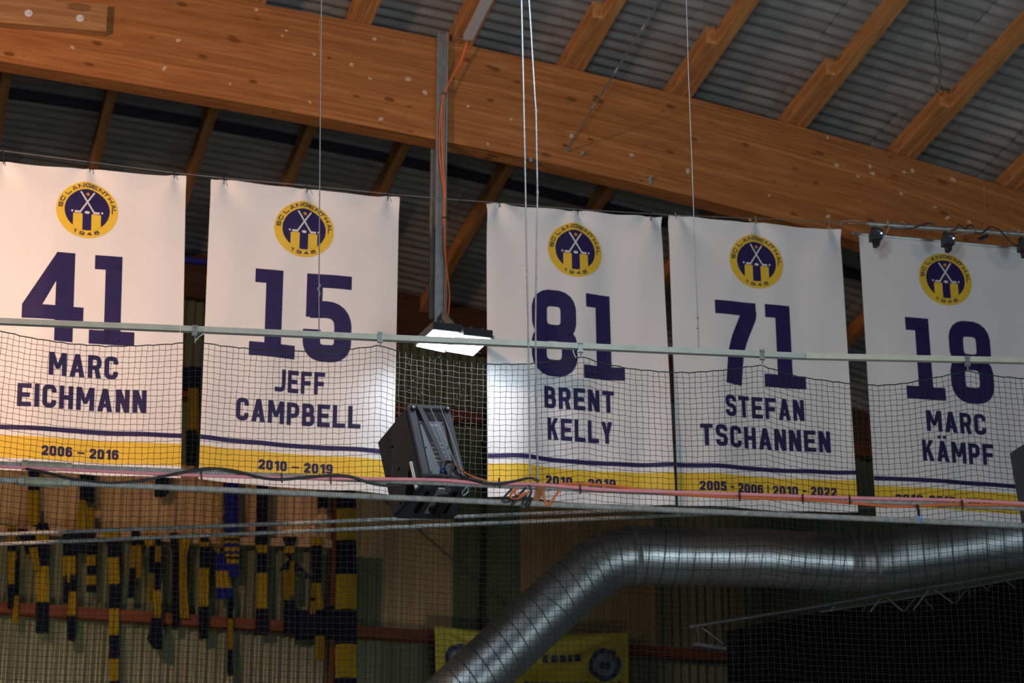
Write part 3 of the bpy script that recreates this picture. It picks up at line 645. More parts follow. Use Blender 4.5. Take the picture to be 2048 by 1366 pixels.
def yq(m, quads, lift, mi=0, cell=0.06):
    for q in quads:
        n1 = 4; m.grid([[ypt(*( (q[0]*(1-a/n1)+q[1]*(a/n1))*(1-b/n1)+(q[3]*(1-a/n1)+q[2]*(a/n1))*(b/n1) ), lift) for a in range(n1+1)] for b in range(n1+1)], mi)
for cu in (0.13, 0.875):
    m = MB(); n = 28
    for (r0, r1, mi, lf) in [(0.0, 0.7, 1, 0.006), (0.7, 1.0, 0, 0.006)]:
        for k in range(n):
            a, b = 2*PI*k/n, 2*PI*(k+1)/n; s = 0.085; sv = 0.155
            q = [V((cu+s*r0*math.cos(a), 0.30+sv*r0*math.sin(a))), V((cu+s*r1*math.cos(a), 0.30+sv*r1*math.sin(a))), V((cu+s*r1*math.cos(b), 0.30+sv*r1*math.sin(b))), V((cu+s*r0*math.cos(b), 0.30+sv*r0*math.sin(b)))]
            yq(m, [tuple(q)], lf, mi)
    yq(m, [tuple(V(p) for p in ((cu-.03, .28), (cu+.03, .28), (cu+.03, .34), (cu-.03, .34)))], 0.010, 0)
    obj('flag_emblem', m, ['flag_blue', 'flag_pale'], yf, 'all', label='blurry blue and pale round emblem')
m = MB()
def ytext(s, u0, u1, v1, v0):
    pr_ = line_prims(s, 0, 1, 0, 1.0, t=0.26, W=0.5, gap=0.16)
    for ql in pr_:
        m = MB()
        for q in ql: yq(m, [tuple(V((u0+p.x*(u1-u0), v1+(v0-v1)*p.y)) for p in q)], 0.008)
        obj('flag_letter', m, 'flag_blue', yf, 'all')
ytext('KHNIH', 0.555, 0.745, 0.275, 0.20)
ytext('HIBIB HIIIHIR BEIPS', 0.45, 0.96, 0.545, 0.465)

# ------------------------------------------------------------------ the five number banners
BW, BH = 1.70, 2.81
BC = [[(-20, 322), (372, 353), (361, 957), (-48, 938)], [(422, 358), (798, 396), (787, 990), (396, 960)], [(973, 407), (1322, 436), (1347, 1014), (975, 994)],
      [(1337, 431), (1680, 460), (1714, 1026), (1356, 1011)], [(1718, 469), (2050, 491), (2090, 1050), (1754, 1034)]]
NUM = ['41', '15', '81', '71', '18']
NUS = [(0.189, 0.758), (0.231, 0.763), (0.237, 0.766), (0.244, 0.757), (0.218, 0.745)]
NM = [[('MARC', .332, .677), ('EICHMANN', .183, .822)], [('JEFF', .372, .630), ('CAMPBELL', .178, .817)], [('BRENT', .309, .699), ('KELLY', .325, .684)],
      [('STEFAN', .280, .733), ('TSCHANNEN', .133, .873)], [('MARC', .320, .672), ('KÄMPF', .285, .705)]]
DT = [('2006 – 2016', .312, .691), ('2010 – 2019', .302, .681), ('2010 – 2019', .310, .691), ('2005 - 2006 | 2010 - 2022', .118, .890), ('2010-2017 | 2020 -20', .113, .812)]
TIES = [[(5, 302, 326), (178, 324, 341), (347, 345, 353)], [(446, 356, 366), (612, 371, 382), (774, 387, 398)], [(997, 405, 411), (1154, 419, 426), (1300, 429, 438)], [(1350, 430, 434), (1510, 437, 445), (1656, 443, 456)], []]
LAB = ['white hanging banner numbered 41 in brownish navy, nearest the timber block', 'white hanging banner numbered 15, a thin wire running down before its five', 'white hanging banner numbered 81, brightly lit beside the floodlight',
       'white hanging banner numbered 71 with two date ranges', 'white hanging banner numbered 18 under the row of small black stage lights']
for bi in range(5):
    Yb = YB+0.0
    c = [PY(x, y, Yb) for x, y in BC[bi]]
    if bi == 4: c[1] = c[0]+V((BW, 0, 0.04)); c[2] = c[3]+V((BW, 0, 0.04))
    rr = random.Random(20+bi); ph = [rr.random()*6.28 for _ in range(8)]
    tu = [0.06, 0.5, 0.94] if bi < 4 else []
    amp = [0.6, 0.8, 1.5, 0.9, 0.45][bi]
    def P2(x, y, lift=0.0, c=c, ph=ph, tu=tu, amp=amp):             # x right, y down, metres
        u, v = x/BW, y/BH
        p = (c[0]*(1-u)+c[1]*u)*(1-v)+(c[3]*(1-u)+c[2]*u)*v
        d = amp*(0.022*math.sin(2*PI*(u*1.15)+ph[0]+v*0.8)*(0.25+v*1.1) + 0.008*math.sin(2*PI*u*2.3+ph[1]-v*2)*(0.3+v) + 0.005*math.sin(2*PI*u*3.7+ph[2]+v*4))
        sag = 0.0
        for k, t in enumerate(tu):
            dx, dy = (u-t)*BW, y+0.03; r = math.hypot(dx, dy); an = math.atan2(dx, dy)
            d += 0.024*amp**0.5*math.cos(an*4.2+ph[3+k]*0.4)*math.exp(-r*1.7)*min(1, r*9)
        if tu:
            g = abs(math.sin(PI*(u-0.06)/0.44)); sag = (0.018 if 0.06 < u < 0.94 else 0.008)*g*math.exp(-y*3.0)
            d += 0.02*amp**0.5*g*math.exp(-y*7)
        return p+V((0, -d-lift, -sag))
    bn = thing('number_banner', c[3], LAB[bi], 'banner', 'number banners hung in a row')
    m = MB(); nu, nv = 68, 100
    m.grid([[P2(BW*i/nu, BH*j/nv) for i in range(nu+1)] for j in range(nv+1)])
    m.grid([[P2(BW*i/nu, BH*j/nv)+V((0, .003, 0)) for i in range(nu+1)] for j in range(nv+1)])
    m.grid([[P2(BW*i/nu, 0) for i in range(nu+1)], [P2(BW*i/nu, 0)+V((0, .003, 0)) for i in range(nu+1)]])
    obj('banner_cloth', m, 'banner_cloth', bn, 'all')
    def put(m, quads, lift, mi=0, cell=0.03):                       # quads in metres, y down
        for q in quads:
            a = max((q[1]-q[0]).length, (q[2]-q[3]).length); b = max((q[3]-q[0]).length, (q[2]-q[1]).length)
            na, nb = max(1, math.ceil(a/cell)), max(1, math.ceil(b/cell)); rows = []
            for j in range(nb+1):
                t = j/nb; row = []
                for i in range(na+1):
                    s = i/na; p = (q[0]*(1-s)+q[1]*s)*(1-t)+(q[3]*(1-s)+q[2]*s)*t; row.append(P2(p.x, p.y, lift))
                rows.append(row)
            m.grid(rows, mi)
    def flip(quads, x0, y0, k=1.0, kx=None): return [tuple(V((x0+p.x*(kx or k), y0-p.y*k)) for p in q) for q in quads]
    m = MB(); put(m, rect(0, BH*0.8580, BW, BH*0.8725), 0.0025); obj('navy_stripe', m, 'navy_print', bn, 'all')
    m = MB(); put(m, rect(0, BH*0.8915, BW, BH*0.9615), 0.0025); obj('yellow_band', m, 'yellow_print', bn, 'all')
    # number: one part per digit
    H = BH*0.292; x0, x1 = NUS[bi][0]*BW, NUS[bi][1]*BW; ds = [BD(ch_) for ch_ in NUM[bi]]
    tot = sum(a for a, _ in ds); gapk = (x1-x0)/H-tot
    kx = 1.0
    if gapk < 0.05: kx = (x1-x0)/H/(tot+0.07); gapk = 0.07
    elif gapk > 0.16: kx = (x1-x0)/H/(tot+0.13); gapk = 0.13
    x = x0
    for (wd, pr_) in ds:
        m = MB(); put(m, flip(pr_, x, BH*0.582, H, H*kx), 0.0025); obj('digit', m, 'navy_print', bn, 'all'); x += (wd+gapk)*H*kx
    for li, (s, a, b) in enumerate(NM[bi]):
        y0 = BH*(0.693 if li == 0 else 0.798)
        for ql in line_prims(s, a*BW, b*BW, 0, 0.207): m = MB(); put(m, flip(ql, 0, y0), 0.0025); obj('letter', m, 'navy_print', bn, 'all')
    s, a, b = DT[bi]
    for ql in line_prims(s, a*BW, b*BW, 0, 0.088, t=0.22, W=0.56, gap=0.10): m = MB(); put(m, flip(ql, 0, BH*0.949), 0.0055, cell=0.03); obj('date_numeral', m, 'navy_print', bn, 'all')
    # club emblem
    ex, ey, er = 0.498*BW, 0.1405*BH, 0.268
    em = MB()
    def sector(m, r0, r1, lift, n=48):
        for k in range(n):
            a, b = 2*PI*k/n, 2*PI*(k+1)/n
            put(m, [(V((ex+r0*math.cos(a), ey+r0*math.sin(a))), V((ex+r1*math.cos(a), ey+r1*math.sin(a))), V((ex+r1*math.cos(b), ey+r1*math.sin(b))), V((ex+r0*math.cos(b), ey+r0*math.sin(b))))], lift, cell=0.05)
    sector(em, 0.0, er, 0.0025); emb = obj('emblem', em, 'yellow_print', bn, 'all')
    def EF(quads): return [tuple(V((ex+p.x*er, ey-p.y*er)) for p in q) for q in quads]
    m = MB(); sector(m, 0.0, er*0.73, 0.0042); obj('emblem_disc', m, 'navy_print', emb, 'all')
    for sgn in (-1, 1):                                             # yellow bars merge with the ring
        m = MB()
        xa, xb = (sgn*0.145, sgn*0.45)
        for k in range(8):
            a, b = xa+(xb-xa)*k/8, xa+(xb-xa)*(k+1)/8
            put(m, EF([(V((a, -0.15)), V((b, -0.15)), V((b, -math.sqrt(0.742**2-b*b))), V((a, -math.sqrt(0.742**2-a*a))))]), 0.0058, cell=0.04)
        obj('emblem_bar', m, 'yellow_print', emb, 'all')
    m = MB()
    for sgn in (-1, 1):
        m = MB(); put(m, EF(stroke([(sgn*0.225, 0.63), (-sgn*0.225, -0.09)], 0.052)+stroke([(-sgn*0.20, -0.098), (-sgn*0.40, -0.095)], 0.075)), 0.0075, cell=0.04)
        cxx, cyy = -sgn*0.485, -0.075
        put(m, EF([(V((cxx-.02, cyy-.035)), V((cxx+.02, cyy-.035)), V((cxx+.035, cyy)), V((cxx-.035, cyy))), (V((cxx-.035, cyy)), V((cxx+.035, cyy)), V((cxx+.02, cyy+.035)), V((cxx-.02, cyy+.035)))]), 0.0075)
        obj('hockey_stick', m, 'white_print', emb, 'all', label='white hockey stick, crossed')
    m = MB()
    for k in range(12):
        a, b = 2*PI*k/12, 2*PI*(k+1)/12
        put(m, EF([(V((0, -.105)), V((.085*math.cos(a), -.105+.05*math.sin(a))), V((.085*math.cos(b), -.105+.05*math.sin(b))), V((0, -.105)))]), 0.0078)
    obj('puck', m, 'white_print', emb, 'all', label='white puck')
    m = MB(); S5 = [V((0.01+(.085 if k % 2 == 0 else .035)*math.sin(k*PI/5), .545+(.085 if k % 2 == 0 else .035)*math.cos(k*PI/5))) for k in range(10)]
    for k in range(10): put(m, EF([(V((0.01, .545)), S5[k], S5[(k+1) % 10], V((0.01, .545)))]), 0.0075)
    obj('star', m, 'orange_print', emb, 'all', label='small orange star')
    m = MB()
    for chh, an in zip('SCLANGENTHAL', (171, 156, 136, 119.5, 104, 89, 74.6, 58.6, 46, 30, 14, 0.5)):
        g = glyph(chh, 1.30, 0.205); out = []
        for q in g:
            qq = []
            for p in q:
                rad = 0.80+p.y*0.135; th_ = math.radians(an)-(p.x-0.65)*0.145/0.865; qq.append(V((rad*math.cos(th_), rad*math.sin(th_))))
            out.append(tuple(qq))
        m = MB(); put(m, EF(out), 0.0065, cell=0.03); obj('emblem_letter', m, 'navy_print', emb, 'all')
    for chh, an in zip('1946', (244, 259.5, 276, 292)):
        g = glyph(chh, 1.25, 0.20); out = []
        for q in g:
            qq = []
            for p in q:
                rad = 0.915-p.y*0.12; th_ = math.radians(an)+(p.x-0.62)*0.125/0.85; qq.append(V((rad*math.cos(th_), rad*math.sin(th_))))
            out.append(tuple(qq))
        m = MB(); put(m, EF(out), 0.0075, cell=0.03); obj('emblem_letter', m, 'navy_print', emb, 'all')
    for (tx, ty0, ty1) in TIES[bi]:
        a = PY(tx, ty0-5, YB-0.02); b = PY(tx+2, ty1+3, YB-0.03)
        obj('cable_tie', MB().tube([a, (a+b)/2+V((.006, 0, 0)), b], 0.005, 5), 'black_cable' if bi < 3 else 'thin_wire', bn)
    if bi == 4:
        a = c[0]+V((-0.075, 0, 0.005)); b = c[1]+V((0.1, 0, 0.0))
        obj('hanging_rod', MB().tube([a, b], 0.014, 8).tube([a+V((0, 0, 0)), a+V((0.02, 0, 0))], 0.02, 8), 'galvanised', bn, True)

# wire the banners hang from
wp = [(-60, 292), (0, 301), (180, 324), (350, 346), (446, 356), (612, 371), (798, 390), (900, 398.5), (1000, 406), (1154, 418.6), (1340, 430), (1510, 437), (1668, 444), (1688, 446)]
m = MB().tube([PY(x, y, YB-0.01) for x, y in wp], 0.0045, 6)
hw = thing('banner_wire', PY(1688, 446, YB), 'thin steel wire strung above the first four banners', 'wire')
obj('wire_strand', m, 'grey_wire', hw)
m = MB(); cen = PY(1680, 445, YB-0.01)
m.tube([cen+V((0.022*math.cos(a)+0.004, 0, 0.016*math.sin(a))) for a in [2*PI*k/12 for k in range(13)]], 0.004, 6)
obj('wire_eye', m, 'galvanised', hw)
m = MB(); a = PY(1697, 443, YB); b = PY(1722, 446, YB); d = V((0, 0, 0.014))
m.tube([a+d, b+d], 0.004, 6).tube([a-d, b-d], 0.004, 6).tube([a+d, a-d], 0.006, 6).tube([b+d, b-d], 0.006, 6).tube([a-V((.05, 0, 0)), a], 0.003, 6).tube([b, PY(1738, 447, YB)], 0.003, 6)
obj('turnbuckle', m, 'galvanised', hw, label='open zinc turnbuckle')

# ------------------------------------------------------------------ pipe with small stage lights
YP = 20.42
pa, pb = PY(1737, 447.5, YP), PY(2110, 473, YP)
pipe = thing('light_pipe', pa, 'horizontal silver pipe in front of the beam carrying the small black lights', 'pipe')
obj('pipe_tube', MB().tube([pa, pb], 0.0215, 20), 'galvanised', pipe, True)
obj('end_knob', MB().tube([pa-V((0.02, 0, 0)), pa], 0.011, 8), 'steel_channel', pipe)
def coil(pts, r, mt, par, nm='pipe_cable', n=8): return obj(nm, MB().tube(spline(pts, n), r, 6), mt, par, True)
def Q(x, y, dy=-0.03): return PY(x, y, YP+dy)
coil([Q(1768, 453), Q(1800, 458), (Q(1825, 456)), Q(1842, 451), Q(1858, 446), Q(1870, 449)], 0.007, 'black_cable', pipe)
coil([Q(1902, 461), Q(1912, 458), Q(1918, 450), Q(1930, 458), Q(1935, 453), Q(1942, 450), Q(1948, 455)], 0.007, 'black_cable', pipe)
coil([Q(1948, 466), Q(1965, 466), Q(1974, 458), Q(1985, 454), Q(2000, 461), Q(2012, 474), Q(2024, 486), Q(2037, 493)], 0.007, 'black_cable', pipe)
coil([Q(1900, 472), Q(1930, 468), Q(1960, 459)], 0.004, 'thin_wire', pipe)
coil([Q(1800, 443), Q(1810, 447), Q(1811, 456), Q(1802, 459), Q(1795, 456)], 0.004, 'thin_wire', pipe)
coil([Q(2012, 474), Q(2020, 462), Q(2033, 458), Q(2040, 468)], 0.004, 'thin_wire', pipe)
obj('plug', MB().tube([Q(1958, 479), Q(1975, 471)], 0.02, 8), 'black_cable', pipe, True)
obj('clamp_ring', MB().tube([Q(1775, 441), Q(1778, 455), Q(1772, 468), Q(1762, 473)], 0.008, 6), 'plate_zinc', pipe)
LL = ['small black stage light nearest the free pipe end, blue indicator lit', 'small black stage light above the round emblem of the last banner', 'small black stage light farthest along the pipe, cut by the frame edge']
for i, (x, y) in enumerate([(1752, 473), (1896, 483), (2048, 494)]):
    b = PY(x, y, YP-0.10); k = 1/240.0
    st = thing('stage_light', b, LL[i], 'stage light', 'small stage lights on the pipe')
    def bx(dx0, dz0, dx1, dz1, y0, y1, nm, mt, **kw):
        return obj(nm, MB().abox(b+V((dx0*k, y0, dz0*k)), b+V((dx1*k, y1, dz1*k))), mt, st, **kw)
    mm = MB(); mm.prism([b+V((px*k, -0.05, pz*k)) for px, pz in [(-13, -11), (11, -10), (12, 13), (8, 17), (-8, 17), (-12, 8)]], (0, 0.10, 0)); obj('housing', mm, 'black_plastic', st)
    mm = MB(); mm.prism([b+V((px*k, -0.035, pz*k)) for px, pz in [(-5, -25), (4, -25), (7, -9), (-7, -9)]], (0, 0.07, 0)); obj('lens_barrel', mm, 'black_metal', st)
    obj('hook_clamp', MB().tube([b+V((0, 0, 15*k)), b+V((0.0, 0.02, 26*k)), b+V((0.005, 0.10, 30*k)), b+V((0.02, 0.13, 24*k))], 0.009, 6), 'black_metal', st)
    obj('yoke', MB().tube([b+V((-11*k, 0, 0)), b+V((-9*k, 0, 20*k)), b+V((9*k, 0, 21*k)), b+V((11*k, 0, 0))], 0.006, 6), 'black_metal', st)
    obj('indicator', MB().box(b+V((8*k, -0.053, 3.5*k)), (0.0045, 0, 0), (0, 0.003, 0), (0, 0, 0.0045)), 'blue_led', st, label='glowing blue indicator')
    obj('screen_strip', MB().box(b+V((2*k, -0.052, 8*k)), (0.016, 0, 0), (0, 0.002, 0), (0, 0, 0.003)), 'plate_zinc', st)

# ------------------------------------------------------------------ steel hanger with floodlights
def channel(m, x0, x1, y, z0, z1, dep=0.05, fl=0.012):              # open C facing the hall
    m.abox((x0, y, z0), (x1, y+0.006, z1)); m.abox((x0, y-dep, z0), (x0+fl, y, z1)); m.abox((x1-fl, y-dep, z0), (x1, y, z1))
hg = thing('steel_hanger', PY(884, 640, YK), 'galvanised steel channel bolted to the beam holding the floodlights', 'hanger')
a = PY(868, 66, YK-0.01); a2 = PY(888, 66, YK-0.01); bz = PY(884, 650, YK-0.01).z
x0 = PY(870, 350, YK-0.01).x; x1 = PY(891, 350, YK-0.01).x
m = MB(); channel(m, x0, x1, YK-0.012, bz, a.z); obj('front_channel', m, 'steel_channel', hg)
xr0, xr1 = PY(861, 320, YK+0.25).x, PY(882, 320, YK+0.25).x
m = MB(); channel(m, xr0, xr1, YK+0.25, PY(866, 638, YK+0.25).z, PY(864, 285, YK+0.25).z, dep=0.04); obj('rear_channel', m, 'steel_channel', hg)
for (x, y) in [(875, 78), (877, 315)]:
    p = PY(x, y, YK-0.02); obj('hanger_bolt', MB().tube([p, p+V((0, -0.012, 0))], 0.012, 6), 'galvanised', hg)
fz = PY(832, 690, 20.18).z
arm = MB(); xm = (x0+x1)/2; fb = V((xm+0.02, 20.24, fz+0.11))
arm.tube([V((xm, YK-0.03, bz+0.03)), V((xm, YK-0.2, bz+0.02)), fb, fb+V((0, -0.25, 0.0))], 0.03, 4)
arm.abox((x0-0.03, 20.08, fz+0.085), (x1+0.20, 20.12, fz+0.115))
obj('lamp_arm', arm, 'steel_channel', hg)
FLL = ['blinding white square floodlight on the steel hanger, near the banner numbered fifteen', 'blinding white floodlight on the hanger, overlapping the edge of the brightest banner']
for i, cs in enumerate([[(833, 692), (867, 661), (921, 667), (889, 704)], [(893, 702), (928, 672), (981, 678), (946, 711)]]):
    q = [PZ(x, y, fz+(0.055 if k_ in (2, 3) else 0)) for k_, (x, y) in enumerate(cs)]; ce = sum(q, V())/4
    fx = thing('floodlight', ce, FLL[i], 'lamp', 'floodlights under the steel hanger')
    big = [ce+(p-ce)*1.10 for p in q]
    m = MB().prism([p+V((0, 0, 0.004)) for p in big], (0, 0, 0.07)); obj('lamp_housing', m, 'lamp_body', fx)
    q2 = [p+V((0, 0, -0.002)) for p in q]
    mm = (q2[0]+q2[3])/2; 
    obj('lamp_panel', MB().prism(q2, (0, 0, 0.004)), 'lamp_panel', fx, label='glowing white lamp glass')
    for s in (0.3, 0.7):
        a = big[1].lerp(big[2], s); b_ = big[0].lerp(big[3], s); m = MB().box((a+b_)/2+V((0, 0, 0.085)), (a-b_)*0.45, V((0.004, 0, 0)), V((0, 0, 0.015))); obj('cooling_fin', m, 'lamp_body', fx)
# orange cable down to the lamps
oc = thing('orange_lamp_cable', PY(889, 185, YK-0.08), 'orange cable running from the white ceiling fixture down the steel hanger', 'cable')
def YC(x, y, d=-0.08): return PY(x, y, YK+d)
coil([YC(933, 84, -.12), YC(922, 118), YC(905, 152), YC(890, 185), YC(885, 200), YC(884, 260), YC(886, 330), YC(890, 380), YC(888, 440), YC(889, 500), YC(896, 560), YC(899, 600), YC(893, 650)], 0.008, 'orange_cable', oc, 'cable_strand')
coil([YC(935, 84, -.12), YC(923, 122), YC(902, 160), YC(889, 187), YC(881, 230), YC(879, 300), YC(883, 345), YC(888, 390), YC(890, 470), YC(892, 540), YC(893, 600), YC(890, 650)], 0.006, 'orange_cable', oc, 'cable_strand')
for (x, y) in [(889, 187), (889, 435)]: p = YC(x, y, -.09); obj('cable_tie', MB().tube([p-V((.025, 0, 0)), p+V((.02, 0, 0))], 0.006, 5), 'black_cable', oc)

# white strip fixture under a purlin
X0 = PY(937, 80, 20.95).x; Zf = zroof(X0)-0.02
m = MB(); m.abox((X0-0.045, 17.5, Zf-0.055), (X0+0.045, 20.97, Zf-0.0)); 
sf = thing('strip_fixture', (X0, 20.9, Zf), 'long white strip light fixture under the purlin above the steel hanger', 'lamp')
obj('fixture_housing', m, 'fixture_white', sf)
obj('wood_pad', MB().abox((X0-0.06, 17.6, Zf-0.002), (X0+0.06, 21.02, Zf+0.03)), 'board_wood', sf)
p = PY(936, 84, 20.97); obj('fixture_wire', MB().tube([PY(939, 82, 20.97), PY(912, 74, 20.97), PY(912, 20, 20.9)], 0.003, 5), 'thin_wire', sf)

# ------------------------------------------------------------------ safety net with its rail
rail = thing('net_rail', PN(1024, 688), 'pale square steel rail from which the safety net hangs', 'rail')
def sqbar(m, a, b, hz, hn, mi=0):
    rows = [[p+NN*hn+V((0, 0, hz)), p+NN*hn-V((0, 0, hz)), p-NN*hn-V((0, 0, hz)), p-NN*hn+V((0, 0, hz))] for p in (a, b)]
    m.grid(rows, mi, True); k = len(m.v)-8; m.f += [(k, k+1, k+2, k+3), (k+7, k+6, k+5, k+4)]; m.m += [mi, mi]
rl = [(-60, 640.5), (361, 658), (1611, 713), (2110, 723)]
for i, mt in enumerate(['rail_paint', 'rail_paint', 'rail_paint_warm']):
    m = MB(); sqbar(m, PN(*rl[i]), PN(rl[i+1][0]-1, rl[i+1][1]), 0.02, 0.02); obj('rail_tube', m, mt, rail)
hooks = [(390, 660, 684), (760, 673, 693), (1161, 693, 713), (1524, 708, 730), (1935, 721, 742)]
for (x, y, yh) in hooks:
    m = MB(); p = PN(x, y, 0.026); m.box(p+V((0, 0, -0.004)), NH*0.014, NN*0.004, V((0, 0, 0.032))); m.box(p+V((0, 0, 0.027)), NH*0.017, NN*0.01, V((0, 0, 0.006))).box(p-V((0, 0, 0.034)), NH*0.019, NN*0.01, V((0, 0, 0.010)))
    obj('rail_clamp', m, 'galvanised', rail)
    h = PN(x, yh, 0.01); t0 = PN(x, y+10, 0.01)
    obj('net_hook', MB().tube(spline([t0, t0.lerp(h, 0.5)+NH*0.004, h, h+NH*0.006-V((0, 0, 0.004))], 4), 0.005, 6).tube([t0, h], 0.003, 5), 'plate_zinc', rail)
for pts in [[(392, 681), (398, 673), (409, 667)], [(1146, 700), (1148, 708), (1152, 715)], [(1526, 730), (1533, 727), (1541, 723)]]:
    obj('tie_end', MB().tube([PN(a, b, 0.02) for a, b in pts], 0.004, 5), 'pale_mark', rail)
topc = [(-80, 640), (-20, 659), (0, 664), (60, 677), (140, 688), (215, 692), (300, 689), (350, 686), (390, 682), (402, 683.5), (450, 692), (520, 700), (604, 704), (680, 702), (735, 696), (760, 692), (790, 702), (860, 714), (920, 722), (975, 727), (1054, 727), (1120, 720), (1161, 713),
        (1175, 717), (1200, 726), (1260, 739), (1335, 746.5), (1380, 747), (1440, 742), (1490, 735), (1525, 730), (1540, 736), (1600, 753), (1693, 765), (1760, 770), (1808, 767), (1880, 754), (1936, 742), (1950, 747), (1990, 754), (2048, 759), (2140, 762)]
tp = [PN(x, y) for x, y in topc]; sN = [(p-N0).dot(NH) for p in tp]; tz = list(zip(sN, [p.z for p in tp]))
hk = [p for p, c_ in zip(tp, topc)]; base = [(sN[0], tp[0].z), (sN[-1], tp[-1].z)]
import bisect
def ztop(s): return interp(tz, s)
zl0 = (PN(390, 690).z+PN(1935, 745).z)/2
MESH = 0.0415; s0, s1 = sN[0], sN[-1]
NC, NR = int((s1-s0)/MESH), 66
def npt(i, j):
    s = s0+i*MESH; zt = ztop(s); line = zl0; t = j*MESH; wgt = math.exp(-t/1.7)
    z = line-t+(zt-line)*wgt
    nx = 0.007*math.sin(i*0.31+j*0.13)+0.004*math.sin(i*1.7+j*0.9)
    z += 0.010*math.sin(i*0.11+j*0.07)*(1-wgt)+0.014*math.sin(i*0.045+1.3)*(1-wgt)+0.003*math.sin(i*2.3+j*1.1)
    bl = 0.035*math.sin(i*0.11+1)*math.sin(j*0.05+0.5)
    # cells pulled together a little below each hook
    p = N0+NH*(s+nx*0.6)+NN*bl; return V((p.x, p.y, z))
net = thing('safety_net', PN(1024, 1360), 'fine dark square-mesh safety net hanging in scallops from the pale rail', 'net')
GP = [[npt(i, j) for j in range(NR+1)] for i in range(NC+1)]
m = MB(); vs = m.v; fs = m.f
def thin(pts, r):
    k0 = len(vs); n = len(pts)
    for i, p in enumerate(pts):
        t = pts[min(i+1, n-1)]-pts[max(i-1, 0)]; t.normalize(); u = t.cross(NN); u.normalize()
        vs.append(p+u*r); vs.append(p-u*r*0.5+NN*r*0.87); vs.append(p-u*r*0.5-NN*r*0.87)
    for i in range(n-1):
        a = k0+3*i
        fs.extend([(a, a+1, a+4, a+3), (a+1, a+2, a+5, a+4), (a+2, a, a+3, a+5)])
for i in range(NC+1): thin(GP[i], 0.0019)
for j in range(1, NR+1):
    thin([GP[i][j] for i in range(NC+1)], 0.0019)
m.m = [0]*len(m.f)
obj('netting', m, 'net_cord', net, 'all', kind='stuff')
obj('edge_cord', MB().tube([GP[i][0] for i in range(NC+1)], 0.0042, 5), 'net_edge', net, 'all')
# loose fluff on the net, with the lamp's glow put into its pale colour
m = MB()
def pxof(p):
    q = p-CAM; return 1024+FPX*q.dot(CR)/q.dot(CF), 683-FPX*q.dot(CU)/q.dot(CF)
for i in range(NC):
    x, y = pxof(GP[i][0])
    if not (786 < x < 978): continue
    for j in range(0, 24):
        for (a, b) in ((GP[i][j], GP[i+1][j]), (GP[i][j], GP[i][j+1])):
            if R.random() < 0.02: continue
            pts = [a.lerp(b, t)+NN*0.001+V((0, 0, R.uniform(-.002, .002))) for t in (0, 0.3, 0.6, 1.0)]
            m.tube(pts, 0.0016*max(0.3, 1-j*0.035)*R.uniform(0.7, 1.25), 4, caps=False)
for _ in range(45):
    x = R.uniform(792, 972); y = R.uniform(706, 860); p = PN(x, y, 0.004); pts = [p]
    for k in range(4): pts.append(pts[-1]+NH*R.uniform(-.013, .013)+V((0, 0, R.uniform(-.016, .010))))
    m.tube(pts, 0.0009, 3, caps=False)
mat('lit_fluff', (0.62, 0.62, 0.60), 0.9, var=0.1)
obj('lit_dust_fibres', m, 'lit_fluff', net, kind='stuff', label='dust fibres caught in the mesh, coloured pale as if lamp-lit')

# ------------------------------------------------------------------ ribbed bars in front of the net
BL = [('upper ribbed steel bar in front of the net, carrying the pink cable', [(-80, 924.5), (2130, 1020)], (94, 929)), ('lower ribbed steel bar running just below the pink cable', [(-80, 956.5), (2130, 1055)], (89, 963))]
for i, (lb, e_, cp) in enumerate(BL):
    a = PM(e_[0][0], e_[0][1], 0 if i == 0 else 0.04); b = PM(e_[1][0], e_[1][1], 0 if i == 0 else 0.04)
    rt = thing('ribbed_rail', (a+b)/2, lb, 'rail')
    ribbed('bar', a, b, 0.0205, '', rt, step=0.016, n=10)
    d = (b-a).normalized(); ct = a+d*((PM(*cp)-a).dot(d)); L2 = 0.115
    obj('coupler', MB().tube([ct-d*L2, ct+d*L2], 0.030, 8), 'coupler_steel', rt, label='thick steel coupler sleeve')
    for s in (-1, 1): obj('lock_nut', MB().tube([ct+d*s*(L2+0.004), ct+d*s*(L2+0.042)], 0.033 if s < 0 else 0.027, 6), 'coupler_steel', rt)
def cable(name, pts, r, mt, lab, off=0.03, n=8):
    return obj(name, MB().tube(spline([PM(p[0], p[1], p[2] if len(p) > 2 else off) for p in pts], n), r, 8), mt, None, True, label=lab, category='cable')
cable('pink_cable', [(-80, 927), (0, 933), (150, 940), (400, 951), (640, 957), (760, 958), (880, 960), (960, 966), (1075, 969), (1200, 979), (1340, 984), (1500, 989), (1640, 994), (1760, 997), (1900, 1000), (2000, 1004), (2130, 1012)], 0.0115, 'pink_cable', 'long pink cable running along the upper ribbed bar', 0.035)
cable('orange_cable', [(1117, 968), (1180, 969), (1240, 974), (1330, 986), (1450, 994), (1620, 1000), (1700, 1006), (1800, 1013), (1900, 1009), (1960, 1010), (2040, 1010), (2130, 1018)], 0.010, 'orange_cable', 'orange cable strapped below the pink cable', 0.028)
cable('black_cable', [(52, 938), (90, 945), (140, 957), (200, 966), (240, 966.5), (300, 958), (350, 948), (390, 940), (425, 937), (470, 942), (520, 955), (560, 959), (610, 955), (660, 951), (700, 953), (740, 966), (772, 971), (800, 970)], 0.0105, 'black_cable', 'black cable sagging in shallow waves under the pink cable', 0.05)
cable('black_cable_bundle', [(842, 951), (880, 951), (930, 957), (965, 965), (1000, 967), (1030, 962), (1060, 956), (1078, 962)], 0.0095, 'black_cable', 'black cable looping from the speaker to the cable coil', 0.05)
